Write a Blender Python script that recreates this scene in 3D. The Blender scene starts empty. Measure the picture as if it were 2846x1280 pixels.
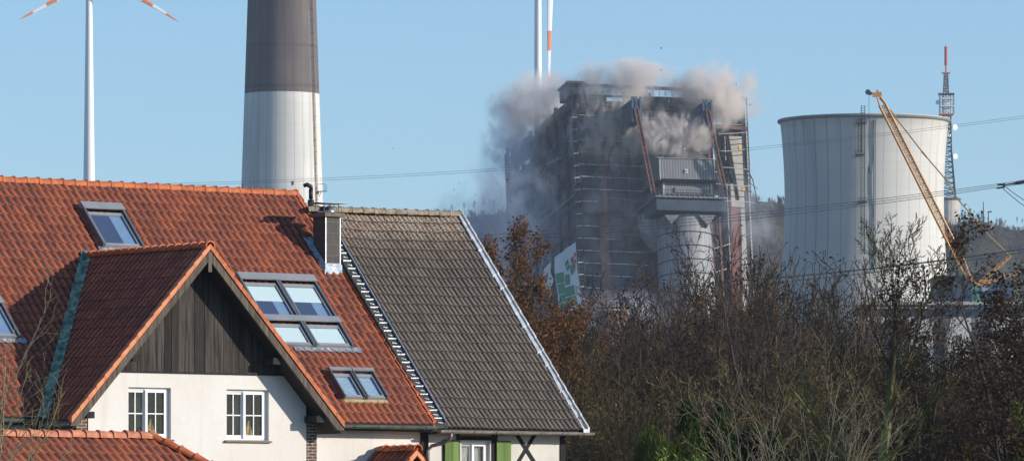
import bpy, bmesh, math, random
import numpy as np
from mathutils import Vector, Matrix
R = math.radians
sc = bpy.context.scene
COL = sc.collection
EXPO = 0.25; HAZE = .000065; F = 16000.0; CX = 1423.0; HY = 1560.0; CAMZ = 1.7
rnd = random.Random(7)

# ------------------------------------------------------------ camera helpers
def ray(px, py):
    return Vector(((px-CX)/F, 1.0, (HY-py)/F))
def P(px, py, Y):
    d = ray(px, py); return Vector((d.x*Y, Y, CAMZ+d.z*Y))
def on_plane(root, px, py, pl, n):
    """local coordinates of the point where the sight line meets a local plane of root"""
    M = root.matrix_world.inverted()
    o = M @ Vector((0, 0, CAMZ)); d = M.to_3x3() @ ray(px, py)
    n = Vector(n); pl = Vector(pl)
    k = (pl-o).dot(n)/d.dot(n)
    return o + d*k

# ------------------------------------------------------------ object helpers
def tag(o, label=None, cat=None, group=None, kind=None):
    if label: o['label'] = label
    if cat: o['category'] = cat
    if group: o['group'] = group
    if kind: o['kind'] = kind
    return o
def empty(name, loc=(0,0,0), rz=0.0, mat=None):
    o = bpy.data.objects.new(name, None); COL.objects.link(o)
    if mat is not None: o.matrix_world = mat
    else:
        o.location = loc; o.rotation_euler = (0,0,rz)
    o.empty_display_size = .2
    bpy.context.view_layer.update()
    return o
def link(name, me, mats, parent=None):
    o = bpy.data.objects.new(name, me); COL.objects.link(o)
    if mats is not None:
        for m in (mats if isinstance(mats, (list, tuple)) else [mats]): me.materials.append(m)
    if parent: o.parent = parent
    return o
def copy_tree(o, parent=None):
    c = o.copy(); COL.objects.link(c); c.parent = parent
    for ch in list(o.children): copy_tree(ch, c)
    return c

class MB:
    def __init__(s): s.v = []; s.f = []; s.uv = []; s.mi = []; s.cur = 0
    def face(s, pts, uv=None):
        i = len(s.v); s.v += [tuple(p) for p in pts]; s.f.append(tuple(range(i, i+len(pts))))
        s.uv += (uv if uv else [(0.0, 0.0)]*len(pts)); s.mi.append(s.cur)
    def box(s, x0, x1, y0, y1, z0, z1, uvr=None):
        if x0 > x1: x0, x1 = x1, x0
        if y0 > y1: y0, y1 = y1, y0
        if z0 > z1: z0, z1 = z1, z0
        c = [Vector((x, y, z)) for z in (z0, z1) for y in (y0, y1) for x in (x0, x1)]
        s.hexa(c, uvr)
    def hexa(s, c, uvr=None):
        # c: 8 corners ordered x fastest, then y, then z
        u = uvr if uvr is not None else 0.0
        for q in ((0,2,3,1), (4,5,7,6), (0,1,5,4), (2,6,7,3), (0,4,6,2), (1,3,7,5)):
            s.face([c[k] for k in q], [(u, 0), (u, 0), (u, 1), (u, 1)])
    def bar(s, p0, p1, w, h, up=(0,0,1)):
        p0 = Vector(p0); p1 = Vector(p1); d = (p1-p0).normalized(); up = Vector(up)
        a = d.cross(up)
        if a.length < 1e-4: a = d.cross(Vector((1,0,0)))
        a.normalize(); b = a.cross(d).normalized()
        c = []
        for p in (p0, p1):
            for (i, j) in ((-1,-1), (1,-1), (-1,1), (1,1)):
                c.append(p + a*(i*w/2) + b*(j*h/2))
        # reorder to x,y,z pattern: treat ends as z
        s.hexa([c[0], c[1], c[2], c[3], c[4], c[5], c[6], c[7]])
    def tube(s, pts, r, n=8, cap=True):
        pts = [Vector(p) for p in pts]
        rs = r if isinstance(r, (list, tuple)) else [r]*len(pts)
        base = len(s.v); prev = None
        for i, p in enumerate(pts):
            d = (pts[min(i+1, len(pts)-1)] - pts[max(i-1, 0)])
            if d.length < 1e-9: d = Vector((0,0,1))
            d.normalize()
            if prev is None:
                a = d.cross(Vector((0,0,1)))
                if a.length < 1e-3: a = Vector((1,0,0))
            else:
                a = prev - d*prev.dot(d)
            a.normalize(); prev = a; b = d.cross(a)
            for k in range(n):
                t = 2*math.pi*k/n
                s.v.append(tuple(p + (a*math.cos(t)+b*math.sin(t))*rs[i]))
        for i in range(len(pts)-1):
            for k in range(n):
                k2 = (k+1) % n
                s.f.append((base+i*n+k, base+i*n+k2, base+(i+1)*n+k2, base+(i+1)*n+k))
                s.uv += [(0, 0)]*4; s.mi.append(s.cur)
        if cap:
            s.f.append(tuple(base+k for k in range(n))[::-1]); s.uv += [(0,0)]*n; s.mi.append(s.cur)
            e = base+(len(pts)-1)*n
            s.f.append(tuple(e+k for k in range(n))); s.uv += [(0,0)]*n; s.mi.append(s.cur)
    def build(s, name, mats, parent=None, smooth=False, clip=None, recalc=False, bevel=0):
        me = bpy.data.meshes.new(name); me.from_pydata(s.v, [], s.f)
        l = me.uv_layers.new(name='UVMap')
        l.data.foreach_set('uv', np.array(s.uv, dtype=np.float32).ravel())
        me.polygons.foreach_set('material_index', s.mi)
        if smooth: me.polygons.foreach_set('use_smooth', [True]*len(me.polygons))
        if clip or recalc:
            bm = bmesh.new(); bm.from_mesh(me)
            for (co, no) in (clip or []):   # keep the side the normal points away from
                bmesh.ops.bisect_plane(bm, geom=bm.verts[:]+bm.edges[:]+bm.faces[:], plane_co=co, plane_no=no, clear_outer=True)
            if recalc:
                bmesh.ops.remove_doubles(bm, verts=bm.verts[:], dist=1e-4)
                bmesh.ops.recalc_face_normals(bm, faces=bm.faces[:])
            bm.to_mesh(me); bm.free()
        o = link(name, me, mats, parent)
        if bevel:
            b = o.modifiers.new('edge', 'BEVEL'); b.width = bevel; b.segments = 1; b.limit_method = 'ANGLE'
        return o

# ------------------------------------------------------------ node helpers
class NT:
    def __init__(s, name, volume=False):
        s.m = bpy.data.materials.new(name); s.m.use_nodes = True
        s.n = s.m.node_tree.nodes; s.l = s.m.node_tree.links
        s.n.clear(); s.out = s.n.new('ShaderNodeOutputMaterial')
    def new(s, t, **kw):
        n = s.n.new(t)
        for k, v in kw.items():
            if k.startswith('i_'): s.put(n.inputs[k[2:].replace('_', ' ')], v)
            else: setattr(n, k, v)
        return n
    def put(s, inp, v):
        if isinstance(v, bpy.types.NodeSocket): s.l.new(v, inp)
        else: inp.default_value = v
    def math(s, op, a, b=0.0, c=None, clamp=False):
        n = s.n.new('ShaderNodeMath'); n.operation = op; n.use_clamp = clamp
        s.put(n.inputs[0], a); s.put(n.inputs[1], b)
        if c is not None: s.put(n.inputs[2], c)
        return n.outputs[0]
    def mix(s, f, a, b, blend='MIX'):
        n = s.n.new('ShaderNodeMix'); n.data_type = 'RGBA'; n.blend_type = blend
        s.put(n.inputs[0], f); s.put(n.inputs[6], a if not isinstance(a, tuple) else rgba(a)); s.put(n.inputs[7], b if not isinstance(b, tuple) else rgba(b))
        return n.outputs[2]
    def noise(s, vec, scale, detail=3, rough=.55, dist=0.0):
        n = s.n.new('ShaderNodeTexNoise'); s.put(n.inputs['Scale'], scale); n.inputs['Detail'].default_value = detail
        n.inputs['Roughness'].default_value = rough; n.inputs['Distortion'].default_value = dist
        if vec is not None: s.l.new(vec, n.inputs['Vector'])
        return n.outputs[0]
    def smooth(s, x, a, b, lo=0.0, hi=1.0):
        n = s.n.new('ShaderNodeMapRange'); n.interpolation_type = 'SMOOTHSTEP'
        s.put(n.inputs[0], x); n.inputs[1].default_value = a; n.inputs[2].default_value = b
        n.inputs[3].default_value = lo; n.inputs[4].default_value = hi
        return n.outputs[0]
    def coord(s, which='Object'):
        return s.n.new('ShaderNodeTexCoord').outputs[which]
    def mapv(s, vec, scale=(1,1,1), rot=(0,0,0), loc=(0,0,0)):
        n = s.n.new('ShaderNodeMapping'); s.l.new(vec, n.inputs[0])
        n.inputs['Scale'].default_value = scale; n.inputs['Rotation'].default_value = rot; n.inputs['Location'].default_value = loc
        return n.outputs[0]
    def sep(s, vec):
        n = s.n.new('ShaderNodeSeparateXYZ'); s.l.new(vec, n.inputs[0]); return n.outputs
    def comb(s, x, y, z=0.0):
        n = s.n.new('ShaderNodeCombineXYZ'); s.put(n.inputs[0], x); s.put(n.inputs[1], y); s.put(n.inputs[2], z); return n.outputs[0]
    def white(s, vec):
        n = s.n.new('ShaderNodeTexWhiteNoise'); n.noise_dimensions = '3D'; s.l.new(vec, n.inputs['Vector']); return n.outputs
    def bump(s, h, strength=.3, dist=.02):
        n = s.n.new('ShaderNodeBump'); s.l.new(h, n.inputs['Height']); n.inputs['Strength'].default_value = strength
        n.inputs['Distance'].default_value = dist; return n.outputs[0]
    def bsdf(s, col, rough=.7, metal=0.0, normal=None, spec=.35, **kw):
        b = s.n.new('ShaderNodeBsdfPrincipled')
        s.put(b.inputs['Base Color'], rgba(col) if isinstance(col, tuple) else col)
        s.put(b.inputs['Roughness'], rough); b.inputs['Metallic'].default_value = metal
        b.inputs['Specular IOR Level'].default_value = spec
        if normal is not None: s.l.new(normal, b.inputs['Normal'])
        s.l.new(b.outputs[0], s.out.inputs[0]); return b
def rgba(c): return (c[0], c[1], c[2], 1.0)

def simple(name, col, rough=.7, var=.25, scale=3.0, metal=0.0, spec=.35, bump=0.0, stretch=(1,1,1), col2=None, detail=4):
    t = NT(name); v = t.mapv(t.coord(), stretch)
    n = t.noise(v, scale, detail)
    n2 = t.smooth(n, .3, .7)
    dark = tuple(c*(1-var) for c in col) if col2 is None else col2
    c = t.mix(n2, dark, col)
    nm = t.bump(t.noise(v, scale*4, 4), bump, .02) if bump else None
    t.bsdf(c, rough, metal, nm, spec)
    return t.m

def tile_mat(name, hi, lo, dark, dk=.8, lichen=0.0, rough=.62, ratio=1.5, thr=(.12,.36), lip=.55):
    t = NT(name); uv = t.coord('UV'); s = t.sep(uv)
    fx = t.math('FRACT', s[0]); fy = t.math('FRACT', s[1])
    fl = t.comb(t.math('FLOOR', s[0]), t.math('FLOOR', s[1]), 3.0)
    w = t.white(fl)
    base = t.mix(w[0], hi, lo)
    # soot and algae plus painted self-shadow darken the channel of each tile
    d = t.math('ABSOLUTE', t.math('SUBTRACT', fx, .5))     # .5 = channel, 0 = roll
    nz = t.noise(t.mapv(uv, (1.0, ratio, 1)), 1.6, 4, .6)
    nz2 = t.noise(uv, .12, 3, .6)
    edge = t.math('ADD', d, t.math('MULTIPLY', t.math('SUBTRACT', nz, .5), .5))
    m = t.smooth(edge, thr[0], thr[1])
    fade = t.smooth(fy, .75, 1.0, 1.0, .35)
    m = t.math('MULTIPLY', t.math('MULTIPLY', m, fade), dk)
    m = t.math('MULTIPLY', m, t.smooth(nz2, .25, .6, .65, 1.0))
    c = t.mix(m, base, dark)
    c = t.mix(t.smooth(t.noise(uv, 9, 3), .35, .75, 0, .35), c, lo)
    if lichen:
        # pale and orange lichen, thick by the ridge and thinning down the slope
        tex = t.noise(t.mapv(uv, (3.2, 6.0, 1)), 1.3, 5, .7)
        th = t.smooth(s[1], 0.5, 8.0, .50, .72)
        lm = t.smooth(t.math('SUBTRACT', tex, th), -.01, .05)
        sp = t.noise(uv, .5, 2); 
        crust = t.mix(t.smooth(t.noise(uv, 1.1, 2), .55, .62), (.55,.50,.44), (.42,.17,.06))
        crust = t.mix(t.smooth(t.noise(uv, 2.1, 2), .70, .73), crust, (.60,.36,.03))
        lm = t.math('MULTIPLY', lm, lichen)
        c = t.mix(lm, c, crust)
        tint = t.smooth(s[1], 0.0, 6.0, .55, 0.0)
        c = t.mix(t.math('MULTIPLY', tint, t.noise(uv, .8, 3)), c, (.30,.17,.09))
    c = t.mix(t.smooth(t.noise(t.mapv(uv, (.25,.12,1)), 1.0, 5, .65), .48, .72, 0, .45), c, dark)
    c = t.mix(t.smooth(t.noise(t.mapv(uv, (2,3,1)), 4.0, 4, .7), .66, .72, 0, .35), c, (.42,.36,.30))
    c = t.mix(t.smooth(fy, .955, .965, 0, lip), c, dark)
    nm = t.bump(t.noise(uv, 14, 4), .25, .006)
    t.bsdf(c, rough, 0, nm, .35)
    return t.m
# ------------------------------------------------------------ materials
M = {}
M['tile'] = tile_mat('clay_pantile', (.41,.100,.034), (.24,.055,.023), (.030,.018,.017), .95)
M['tile_highlit'] = tile_mat('clay_pantile_highlit', (.52,.135,.050), (.34,.080,.034), (.040,.014,.013), .95)  # brighter tile copy, highlights painted in for the shaded wing slope
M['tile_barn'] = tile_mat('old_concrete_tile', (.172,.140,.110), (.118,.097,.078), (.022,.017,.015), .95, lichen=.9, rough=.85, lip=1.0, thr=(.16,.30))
M['ridge'] = simple('clay_ridge', (.56,.155,.045), .65, scale=4, col2=(.36,.085,.03), bump=.1)
M['ridge_old'] = simple('lichen_ridge', (.36,.29,.20), .9, scale=7, col2=(.17,.14,.10), bump=.4)
M['verge'] = simple('clay_verge', (.70,.24,.09), .6, scale=5, col2=(.56,.16,.06))
M['plaster_x'] = simple('white_plaster', (.68,.64,.59), .92, scale=.8, col2=(.62,.575,.52), bump=.12, stretch=(1,1,.35), detail=6)
t = NT('white_plaster'); o = t.coord(); s_n = t.noise(t.mapv(o, (3.5, 3.5, .22)), 1.0, 5, .6); f_n = t.noise(o, 9, 6, .7); b_n = t.noise(o, .5, 3)
c_ = t.mix(t.smooth(b_n, .3, .7), (.70,.665,.62), (.655,.61,.555)); c_ = t.mix(t.smooth(s_n, .52, .75, 0, .30), c_, (.44,.39,.33)); c_ = t.mix(t.smooth(f_n, .35, .7, 0, .16), c_, (.50,.46,.40))
t.bsdf(c_, .92, 0, t.bump(f_n, .25, .01), .2); M['plaster'] = t.m
M['plaster_old'] = simple('old_plaster', (.64,.60,.55), .92, scale=1.2, col2=(.55,.51,.46), bump=.2)
M['zinc'] = simple('zinc', (.42,.45,.48), .38, scale=5, metal=.75, col2=(.30,.33,.37))
M['zinc_light'] = simple('bright_zinc', (.60,.60,.60), .55, scale=5, metal=.15, col2=(.36,.37,.38))
M['alu_dark'] = simple('dark_aluminium', (.17,.19,.21), .4, scale=2, metal=.4, col2=(.13,.15,.17))
M['alu_grey'] = simple('grey_aluminium', (.33,.34,.35), .45, scale=2, metal=.3, col2=(.28,.29,.30))
M['gutter'] = simple('weathered_copper', (.13,.16,.14), .5, scale=6, metal=.4, col2=(.08,.09,.085))
M['gutter_zinc'] = simple('old_zinc', (.32,.28,.24), .5, scale=4, metal=.5, col2=(.18,.16,.15))
M['verdigris'] = simple('verdigris_valley', (.30,.42,.31), .9, scale=6, spec=.1, col2=(.07,.13,.105))
M['white_paint'] = simple('white_paint', (.82,.82,.82), .45, scale=2, var=.06)
M['wood_gray'] = None
def wood(name, a, b, c):
    t = NT(name); o = t.coord(); s = t.sep(t.coord('UV'))
    v = t.mapv(o, (14, 14, .8)); n = t.noise(v, 1.0, 6, .65, .4)
    w = t.white(t.comb(s[0], 2.0, 1.0))
    col = t.mix(t.smooth(n, .3, .72), a, b)
    col = t.mix(t.smooth(t.math('ADD', w[0], t.noise(t.mapv(o, (3,3,.5)), 1.0, 2)), .7, 1.5, 0, .75), col, c)
    t.bsdf(col, .85, 0, t.bump(n, .4, .01), .2); return t.m
M['boards'] = wood('weathered_boards', (.022,.018,.016), (.095,.080,.068), (.016,.014,.013))
M['barge'] = wood('barge_wood', (.06,.046,.038), (.17,.135,.105), (.04,.033,.028))
M['timber'] = wood('black_timber', (.012,.012,.013), (.040,.036,.034), (.018,.017,.017))
M['green_wood'] = wood('green_paint', (.12,.185,.055), (.185,.265,.085), (.09,.14,.042))
M['dark'] = simple('dark_interior', (.010,.012,.014), .9, var=.2)
M['soffit'] = simple('dark_soffit', (.035,.03,.027), .9)
M['blind'] = None
t = NT('pleated_blind'); s = t.sep(t.coord()); f = t.math('SINE', t.math('MULTIPLY', s[2], 260))
t.bsdf(t.mix(t.smooth(f, -1, 1), (.55,.60,.60), (.82,.86,.85)), .8); M['blind'] = t.m
M['paint_shade_blue'] = simple('painted_room_shade', (.065,.085,.165), .9, scale=20, var=.2)  # navy painted in place of the shade inside a skylight
M['paint_light_pale'] = simple('painted_reveal_light', (.22,.30,.45), .9, scale=4, var=.12)  # pale strip painted in place of a sunlit reveal
t = NT('window_glass'); g = t.new('ShaderNodeBsdfGlossy', i_Roughness=.02); tr = t.new('ShaderNodeBsdfTransparent')
tr.inputs[0].default_value = (.86,.93,.94,1); fr = t.new('ShaderNodeFresnel', i_IOR=1.5)
mx = t.new('ShaderNodeMixShader'); lw = t.new('ShaderNodeLayerWeight', i_Blend=.25); t.l.new(t.math('ADD', t.math('MULTIPLY', lw.outputs['Facing'], .25), .03, clamp=True), mx.inputs[0])
t.l.new(tr.outputs[0], mx.inputs[1]); t.l.new(g.outputs[0], mx.inputs[2]); t.l.new(mx.outputs[0], t.out.inputs[0]); M['glass'] = t.m
M['glass_v'] = t.m.copy(); M['glass_v'].name = 'pane_glass'
for n_ in M['glass_v'].node_tree.nodes:
    if n_.type == 'MATH' and n_.operation == 'MULTIPLY': n_.inputs[1].default_value = .08
t = NT('dark_brick'); b = t.new('ShaderNodeTexBrick')
sx = t.sep(t.coord()); t.l.new(t.comb(t.math('ADD', sx[0], sx[1]), sx[2]), b.inputs['Vector'])
b.inputs['Color1'].default_value = (.16,.070,.045,1); b.inputs['Color2'].default_value = (.075,.040,.034,1); b.inputs['Mortar'].default_value = (.42,.37,.32,1)
b.inputs['Scale'].default_value = 1.0; b.inputs['Brick Width'].default_value = .25; b.inputs['Row Height'].default_value = .077
b.inputs['Mortar Size'].default_value = .010
t.bsdf(t.mix(t.smooth(t.noise(t.coord(), 12, 3), .3, .7, 0, .5), b.outputs[0], (.11,.06,.045)), .85, 0, t.bump(t.math('SUBTRACT', 1.0, b.outputs[1]), .5, .01)); M['brick'] = t.m
M['slate_panel'] = None
t = NT('chimney_slabs'); b = t.new('ShaderNodeTexBrick'); sx = t.sep(t.coord())
t.l.new(t.comb(t.math('ADD', sx[0], sx[1]), sx[2]), b.inputs['Vector'])
b.inputs['Color1'].default_value = (.066,.057,.049,1); b.inputs['Color2'].default_value = (.046,.040,.036,1); b.inputs['Mortar'].default_value = (.16,.15,.14,1)
b.inputs['Scale'].default_value = 1.0; b.inputs['Brick Width'].default_value = .32; b.inputs['Row Height'].default_value = .29; b.inputs['Mortar Size'].default_value = .004
t.bsdf(t.mix(t.smooth(t.noise(t.coord(), 30, 3), .4, .7, 0, .4), b.outputs[0], (.10,.088,.078)), .75); M['slate_panel'] = t.m
M['lead'] = simple('lead_flashing', (.42,.46,.50), .4, scale=9, metal=.5, col2=(.22,.25,.29), bump=.5)
M['black_metal'] = simple('black_metal', (.02,.02,.022), .5)
M['steel'] = simple('stainless', (.60,.58,.56), .25, metal=.9, var=.15)
M['gold'] = simple('candle_arch_wood', (.62,.42,.14), .6, scale=14, col2=(.35,.2,.06))
M['curtain'] = None
t = NT('net_curtain'); s = t.sep(t.coord()); n = t.noise(t.mapv(t.coord(), (60, 60, 4)), 1.0, 3)
t.bsdf(t.mix(t.smooth(n, .3, .7), (.45,.42,.38), (.86,.83,.78)), .9); M['curtain'] = t.m
M['beige_panel'] = simple('infill_board', (.42,.34,.20), .8)

# ------------------------------------------------------------ roofs
def tiles(name, o, ax, dn, W, L, pw, course, amp, step, mat, parent, clip=None, kind='pan', jit=.004, sag=None, seed=1, flip=1):
    """rows of interlocking tiles: o = left end of the ridge line, ax along it, dn down the slope"""
    o = Vector(o); ax = Vector(ax).normalized(); dn = Vector(dn).normalized()
    nr = ax.cross(dn)
    if nr.z < 0: nr = -nr
    rg = np.random.RandomState(seed)
    nx = int(round(W/pw)); ny = int(math.ceil(L/course)); seg = 8
    f = np.arange(nx*seg+1)/seg
    fr = f - np.floor(f)
    if kind == 'pan':
        pr = (0.5+0.5*np.cos(2*np.pi*(fr)))**1.5     # roll at fr = 0
        pr = pr + .10*np.sin(2*np.pi*fr*flip)
    else:
        pr = np.clip(1.6*(0.5+0.5*np.cos(2*np.pi*(fr))), 0, 1)**1.2
    V = []; Fc = []; UV = []
    o_, a_, d_, n_ = (np.array(q) for q in (o, ax, dn, nr))
    ti = np.clip(np.floor(f+.5-1e-6).astype(int), 0, nx)
    cnt = 0
    for j in range(ny):
        hj = rg.uniform(-jit, jit, nx+1)[ti]
        sj = rg.uniform(-jit*1.4, jit*1.4, nx+1)[ti]
        y0 = j*course; y1 = min((j+1)*course, L)
        rows = [(y0-.02, 0.0, 0.02), (y1+.0, step, .96), (y1+.012, step-.012, .99), (y1+.012, -0.02, .995)]
        for (yy, hh, vv) in rows:
            y = yy + sj
            h = amp*pr*(1 if hh >= 0 else .6) + hh + hj
            xx = f*pw
            if sag is not None: h = h + sag(xx, y)
            V.append(o_[None] + xx[:, None]*a_ + y[:, None]*d_ + h[:, None]*n_)
        n = nx*seg+1
        for r in range(3):
            i0 = cnt+r*n+np.arange(n-1)
            Fc.append(np.stack([i0, i0+1, i0+n+1, i0+n], 1))
            uu0 = f[:-1]+.5; uu1 = f[1:]+.5
            va = j+rows[r][2]; vb = j+rows[r+1][2]
            UV.append(np.stack([uu0, np.full(n-1, va), uu1, np.full(n-1, va), uu1, np.full(n-1, vb), uu0, np.full(n-1, vb)], 1))
        cnt += 4*n
    V = np.concatenate(V); Fc = np.concatenate(Fc); UV = np.concatenate(UV).reshape(-1, 2)
    # the roll sits in the middle of a uv unit
    me = bpy.data.meshes.new(name)
    me.vertices.add(len(V)); me.vertices.foreach_set('co', V.astype(np.float32).ravel())
    me.loops.add(len(Fc)*4); me.loops.foreach_set('vertex_index', Fc.ravel().astype(np.int32))
    me.polygons.add(len(Fc)); me.polygons.foreach_set('loop_start', np.arange(len(Fc), dtype=np.int32)*4)
    l = me.uv_layers.new(name='UVMap'); l.data.foreach_set('uv', UV.astype(np.float32).ravel())
    me.polygons.foreach_set('use_smooth', np.ones(len(Fc), dtype=bool))
    me.update(); me.validate()
    if clip:
        bm = bmesh.new(); bm.from_mesh(me)
        for (co, no) in clip:
            bmesh.ops.bisect_plane(bm, geom=bm.verts[:]+bm.edges[:]+bm.faces[:], plane_co=co, plane_no=no, clear_outer=True)
        bm.to_mesh(me); bm.free()
    return link(name, me, mat, parent)

def ridge_caps(name, p0, p1, r, ln, mat, parent, n=9, lean=.018, arc=1.15):
    p0 = Vector(p0); p1 = Vector(p1); d = (p1-p0); L = d.length; d.normalize()
    side = d.cross(Vector((0,0,1))).normalized(); up = side.cross(d).normalized()
    mb = MB(); k = max(1, int(round(L/ln))); ln = L/k
    for i in range(k):
        a = p0 + d*(i*ln) ; b = p0 + d*((i+1)*ln+.03)
        jit = rnd.uniform(-.006, .006)
        prof = [(a, r*.92, jit), (b-d*.05, r*1.0, jit+lean), (b-d*.05, r*1.10, jit+lean), (b, r*1.12, jit+lean+.005), (b, r*.9, jit+lean)]
        rings = []
        for (c, rr, h) in prof:
            ring = []
            for q in range(n+1):
                th = -math.pi/2*arc + math.pi*arc*q/n
                ring.append(c + side*(math.sin(th)*rr) + up*(math.cos(th)*rr*.95 + h - r*.35))
            rings.append(ring)
        for u in range(len(rings)-1):
            for q in range(n):
                mb.face([rings[u][q], rings[u][q+1], rings[u+1][q+1], rings[u+1][q]])
    o = mb.build(name, mat, parent, recalc=False, smooth=False)
    return o

def wall_holes(x0, x1, z0, z1, y, holes, depth=.16):
    """front faces of a wall in the plane y facing -y, with openings and their reveals"""
    mb = MB(); xs = sorted({x0, x1}|{h[0] for h in holes}|{h[1] for h in holes}); zs = sorted({z0, z1}|{h[2] for h in holes}|{h[3] for h in holes})
    for i in range(len(xs)-1):
        for j in range(len(zs)-1):
            cx = (xs[i]+xs[i+1])/2; cz = (zs[j]+zs[j+1])/2
            if any(h[0] < cx < h[1] and h[2] < cz < h[3] for h in holes): continue
            mb.face([(xs[i], y, zs[j]), (xs[i+1], y, zs[j]), (xs[i+1], y, zs[j+1]), (xs[i], y, zs[j+1])])
    for (a, b, c, d) in holes:
        yb = y+depth
        mb.face([(a,y,c), (a,y,d), (a,yb,d), (a,yb,c)]); mb.face([(b,y,c), (b,yb,c), (b,yb,d), (b,y,d)])
        mb.face([(a,y,d), (b,y,d), (b,yb,d), (a,yb,d)]); mb.face([(a,y,c), (a,yb,c), (b,yb,c), (b,y,c)])
    return mb

HA = R(37.0)
house = empty('farmhouse', (-5.63, 150.0, 0), HA)
tag(house, 'white plastered farmhouse under orange pantiles with skylights and a boarded cross gable', 'house')
RZ = 11.29; TE = 6.12           # ridge height, run of the front slope
PITCH = (0, -1, -1)
HL = -15.5
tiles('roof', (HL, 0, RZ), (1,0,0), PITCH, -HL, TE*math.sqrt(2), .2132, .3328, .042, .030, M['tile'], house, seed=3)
roof = house.children[0]
# under-slab and rear slope
mb = MB()
for sg in (-1, 1):
    mb.hexa([(HL, 0, RZ-.26), (0, 0, RZ-.26), (HL, 0, RZ-.05), (0, 0, RZ-.05), (HL, sg*(TE-.05), RZ-TE-.20), (0, sg*(TE-.05), RZ-TE-.20), (HL, sg*(TE-.0), RZ-TE-.03), (0, sg*(TE-.0), RZ-TE-.03)])
mb.build('roof_deck', M['soffit'], house)
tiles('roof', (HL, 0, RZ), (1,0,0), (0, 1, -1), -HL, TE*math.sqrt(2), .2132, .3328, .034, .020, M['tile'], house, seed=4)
ridge_caps('ridge_tiles', (HL, 0, RZ-.005), (-.02, 0, RZ-.005), .13, .36, M['ridge'], roof)
# verge tile flange on the right edge
mb = MB()
for i in range(26):
    y0 = -i*.2353; h = .0
    mb.hexa([(-.05, y0-.25, RZ+y0-.25-.10), (.03, y0-.25, RZ+y0-.25-.10), (-.05, y0, RZ+y0-.10), (.03, y0, RZ+y0-.10),
             (-.05, y0-.25, RZ+y0-.25+.085), (.03, y0-.25, RZ+y0-.25+.085), (-.05, y0, RZ+y0+.055), (.03, y0, RZ+y0+.055)])
mb.build('verge_tiles', M['ridge'], roof)

# ---- walls
TW = 5.62                        # main wall line
WC = -7.72; WH = 3.92; WZ = 9.31; WD = 4.2; WT = 7.42; WW = 6.80; WK = WD/WH   # cross wing
gx = lambda px, py: on_plane(house, px, py, (0, -WW, 0), (0, 1, 0))
mb = MB()
mb.cur = 0
mb.face([(HL+.4, -TW, 0), (-.0, -TW, 0), (-.0, -TW, 5.45), (HL+.4, -TW, 5.45)])
mb.face([(HL+.4, TW, 0), (HL+.4, TW, 5.45), (-.0, TW, 5.45), (-.0, TW, 0)])
mb.face([(-.0, -TW, 0), (0, TW, 0), (0, TW, 5.4), (0, 0, RZ-.3), (0, -TW, 5.4)])
mb.face([(HL+.4, -TW, 0), (HL+.4, -TW, 5.4), (HL+.4, 0, RZ-.3), (HL+.4, TW, 5.4), (HL+.4, TW, 0)])
mb.build('wall', M['plaster'], house)
# gable wall of the wing with two windows
a = gx(357, 1217); b = gx(475, 1077); h1 = (a.x, b.x, a.z, b.z)
a = gx(630, 1217); b = gx(747, 1084); h2 = (a.x, b.x, h1[2], h1[3])
wl = gx(245, 1150).x; wr = gx(851, 1150).x; wlo = gx(213, 1150).x; wro = gx(882, 1150).x
zt = gx(560, 1034).z
kl = lambda off: [((WC, 0, WZ-off), Vector((-WK, 0, 1))), ((WC, 0, WZ-off), Vector((WK, 0, 1)))]
wall_holes(wl, wr, 0, zt, -WW, [h1, h2]).build('gable_wall', M['plaster'], house, clip=kl(.12))
mb = MB()
mb.box(wlo, wl, -WW+.02, -WW+.40, 0, 5.25); mb.build('brick_pier', M['brick'], house, clip=kl(.12))
mb = MB(); mb.box(wr, wro, -WW+.02, -WW+.40, 0, 5.25); mb.build('brick_pier', M['brick'], house, clip=kl(.12))
for xa in (wlo+.02, wro-.1):
    mb = MB(); mb.box(xa, xa+.08, -WW+.4, -TW, 0, 5.0); mb.build('wing_side_wall', M['plaster'], house)
# vertical boarding
mb = MB(); x = WC-WH
while x < WC+WH:
    w = rnd.choice((.17, .2, .24, .27, .30)); dp = rnd.uniform(.0, .012)
    mb.box(x+.006, x+w-.006, -WW-.03-dp, -WW+.02, zt, WZ, uvr=rnd.random()*9)
    x += w
mb.box(WC-WH, WC+WH, -WW-.018, -WW+.04, zt, WZ)
mb.build('gable_boarding', M['boards'], house, clip=kl(.12))
mb = MB(); mb.box(wl+.6, wr-.6, -WW-.045, -WW+.0, zt-.035, zt+.0)
mb.build('drip_rail', M['timber'], house, clip=kl(.16))

# ---- wing roof
SL = math.hypot(WH, WD)
T0 = 1.5
for sg, nm in ((-1, 'wing_roof'), (1, 'wing_roof')):
    # left slope: ridge line runs from back to front
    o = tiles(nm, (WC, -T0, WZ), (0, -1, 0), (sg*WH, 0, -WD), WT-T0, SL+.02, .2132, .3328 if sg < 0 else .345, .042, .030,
              M['tile_highlit'] if sg < 0 else M['tile'], house, seed=9+sg)
    if sg < 0: wroof = o
ridge_caps('ridge_tiles', (WC, -1.9, WZ+.05), (WC, -WT-.03, WZ+.05), .125, .34, M['ridge'], wroof)
mb = MB()
for sg in (-1, 1):
    q = lambda x, z, y: (WC+sg*x, y, z)
    c = [q(0, WZ-.05-.2, -WT), q(WH, WZ-WD-.05-.2, -WT), q(0, WZ-.25, -1.5), q(WH, WZ-WD-.25, -1.5),
         q(0, WZ-.04, -WT), q(WH, WZ-WD-.04, -WT), q(0, WZ-.04, -1.5), q(WH, WZ-WD-.04, -1.5)]
    mb.hexa(c)
mb.build('roof_deck', M['soffit'], house)
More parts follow.
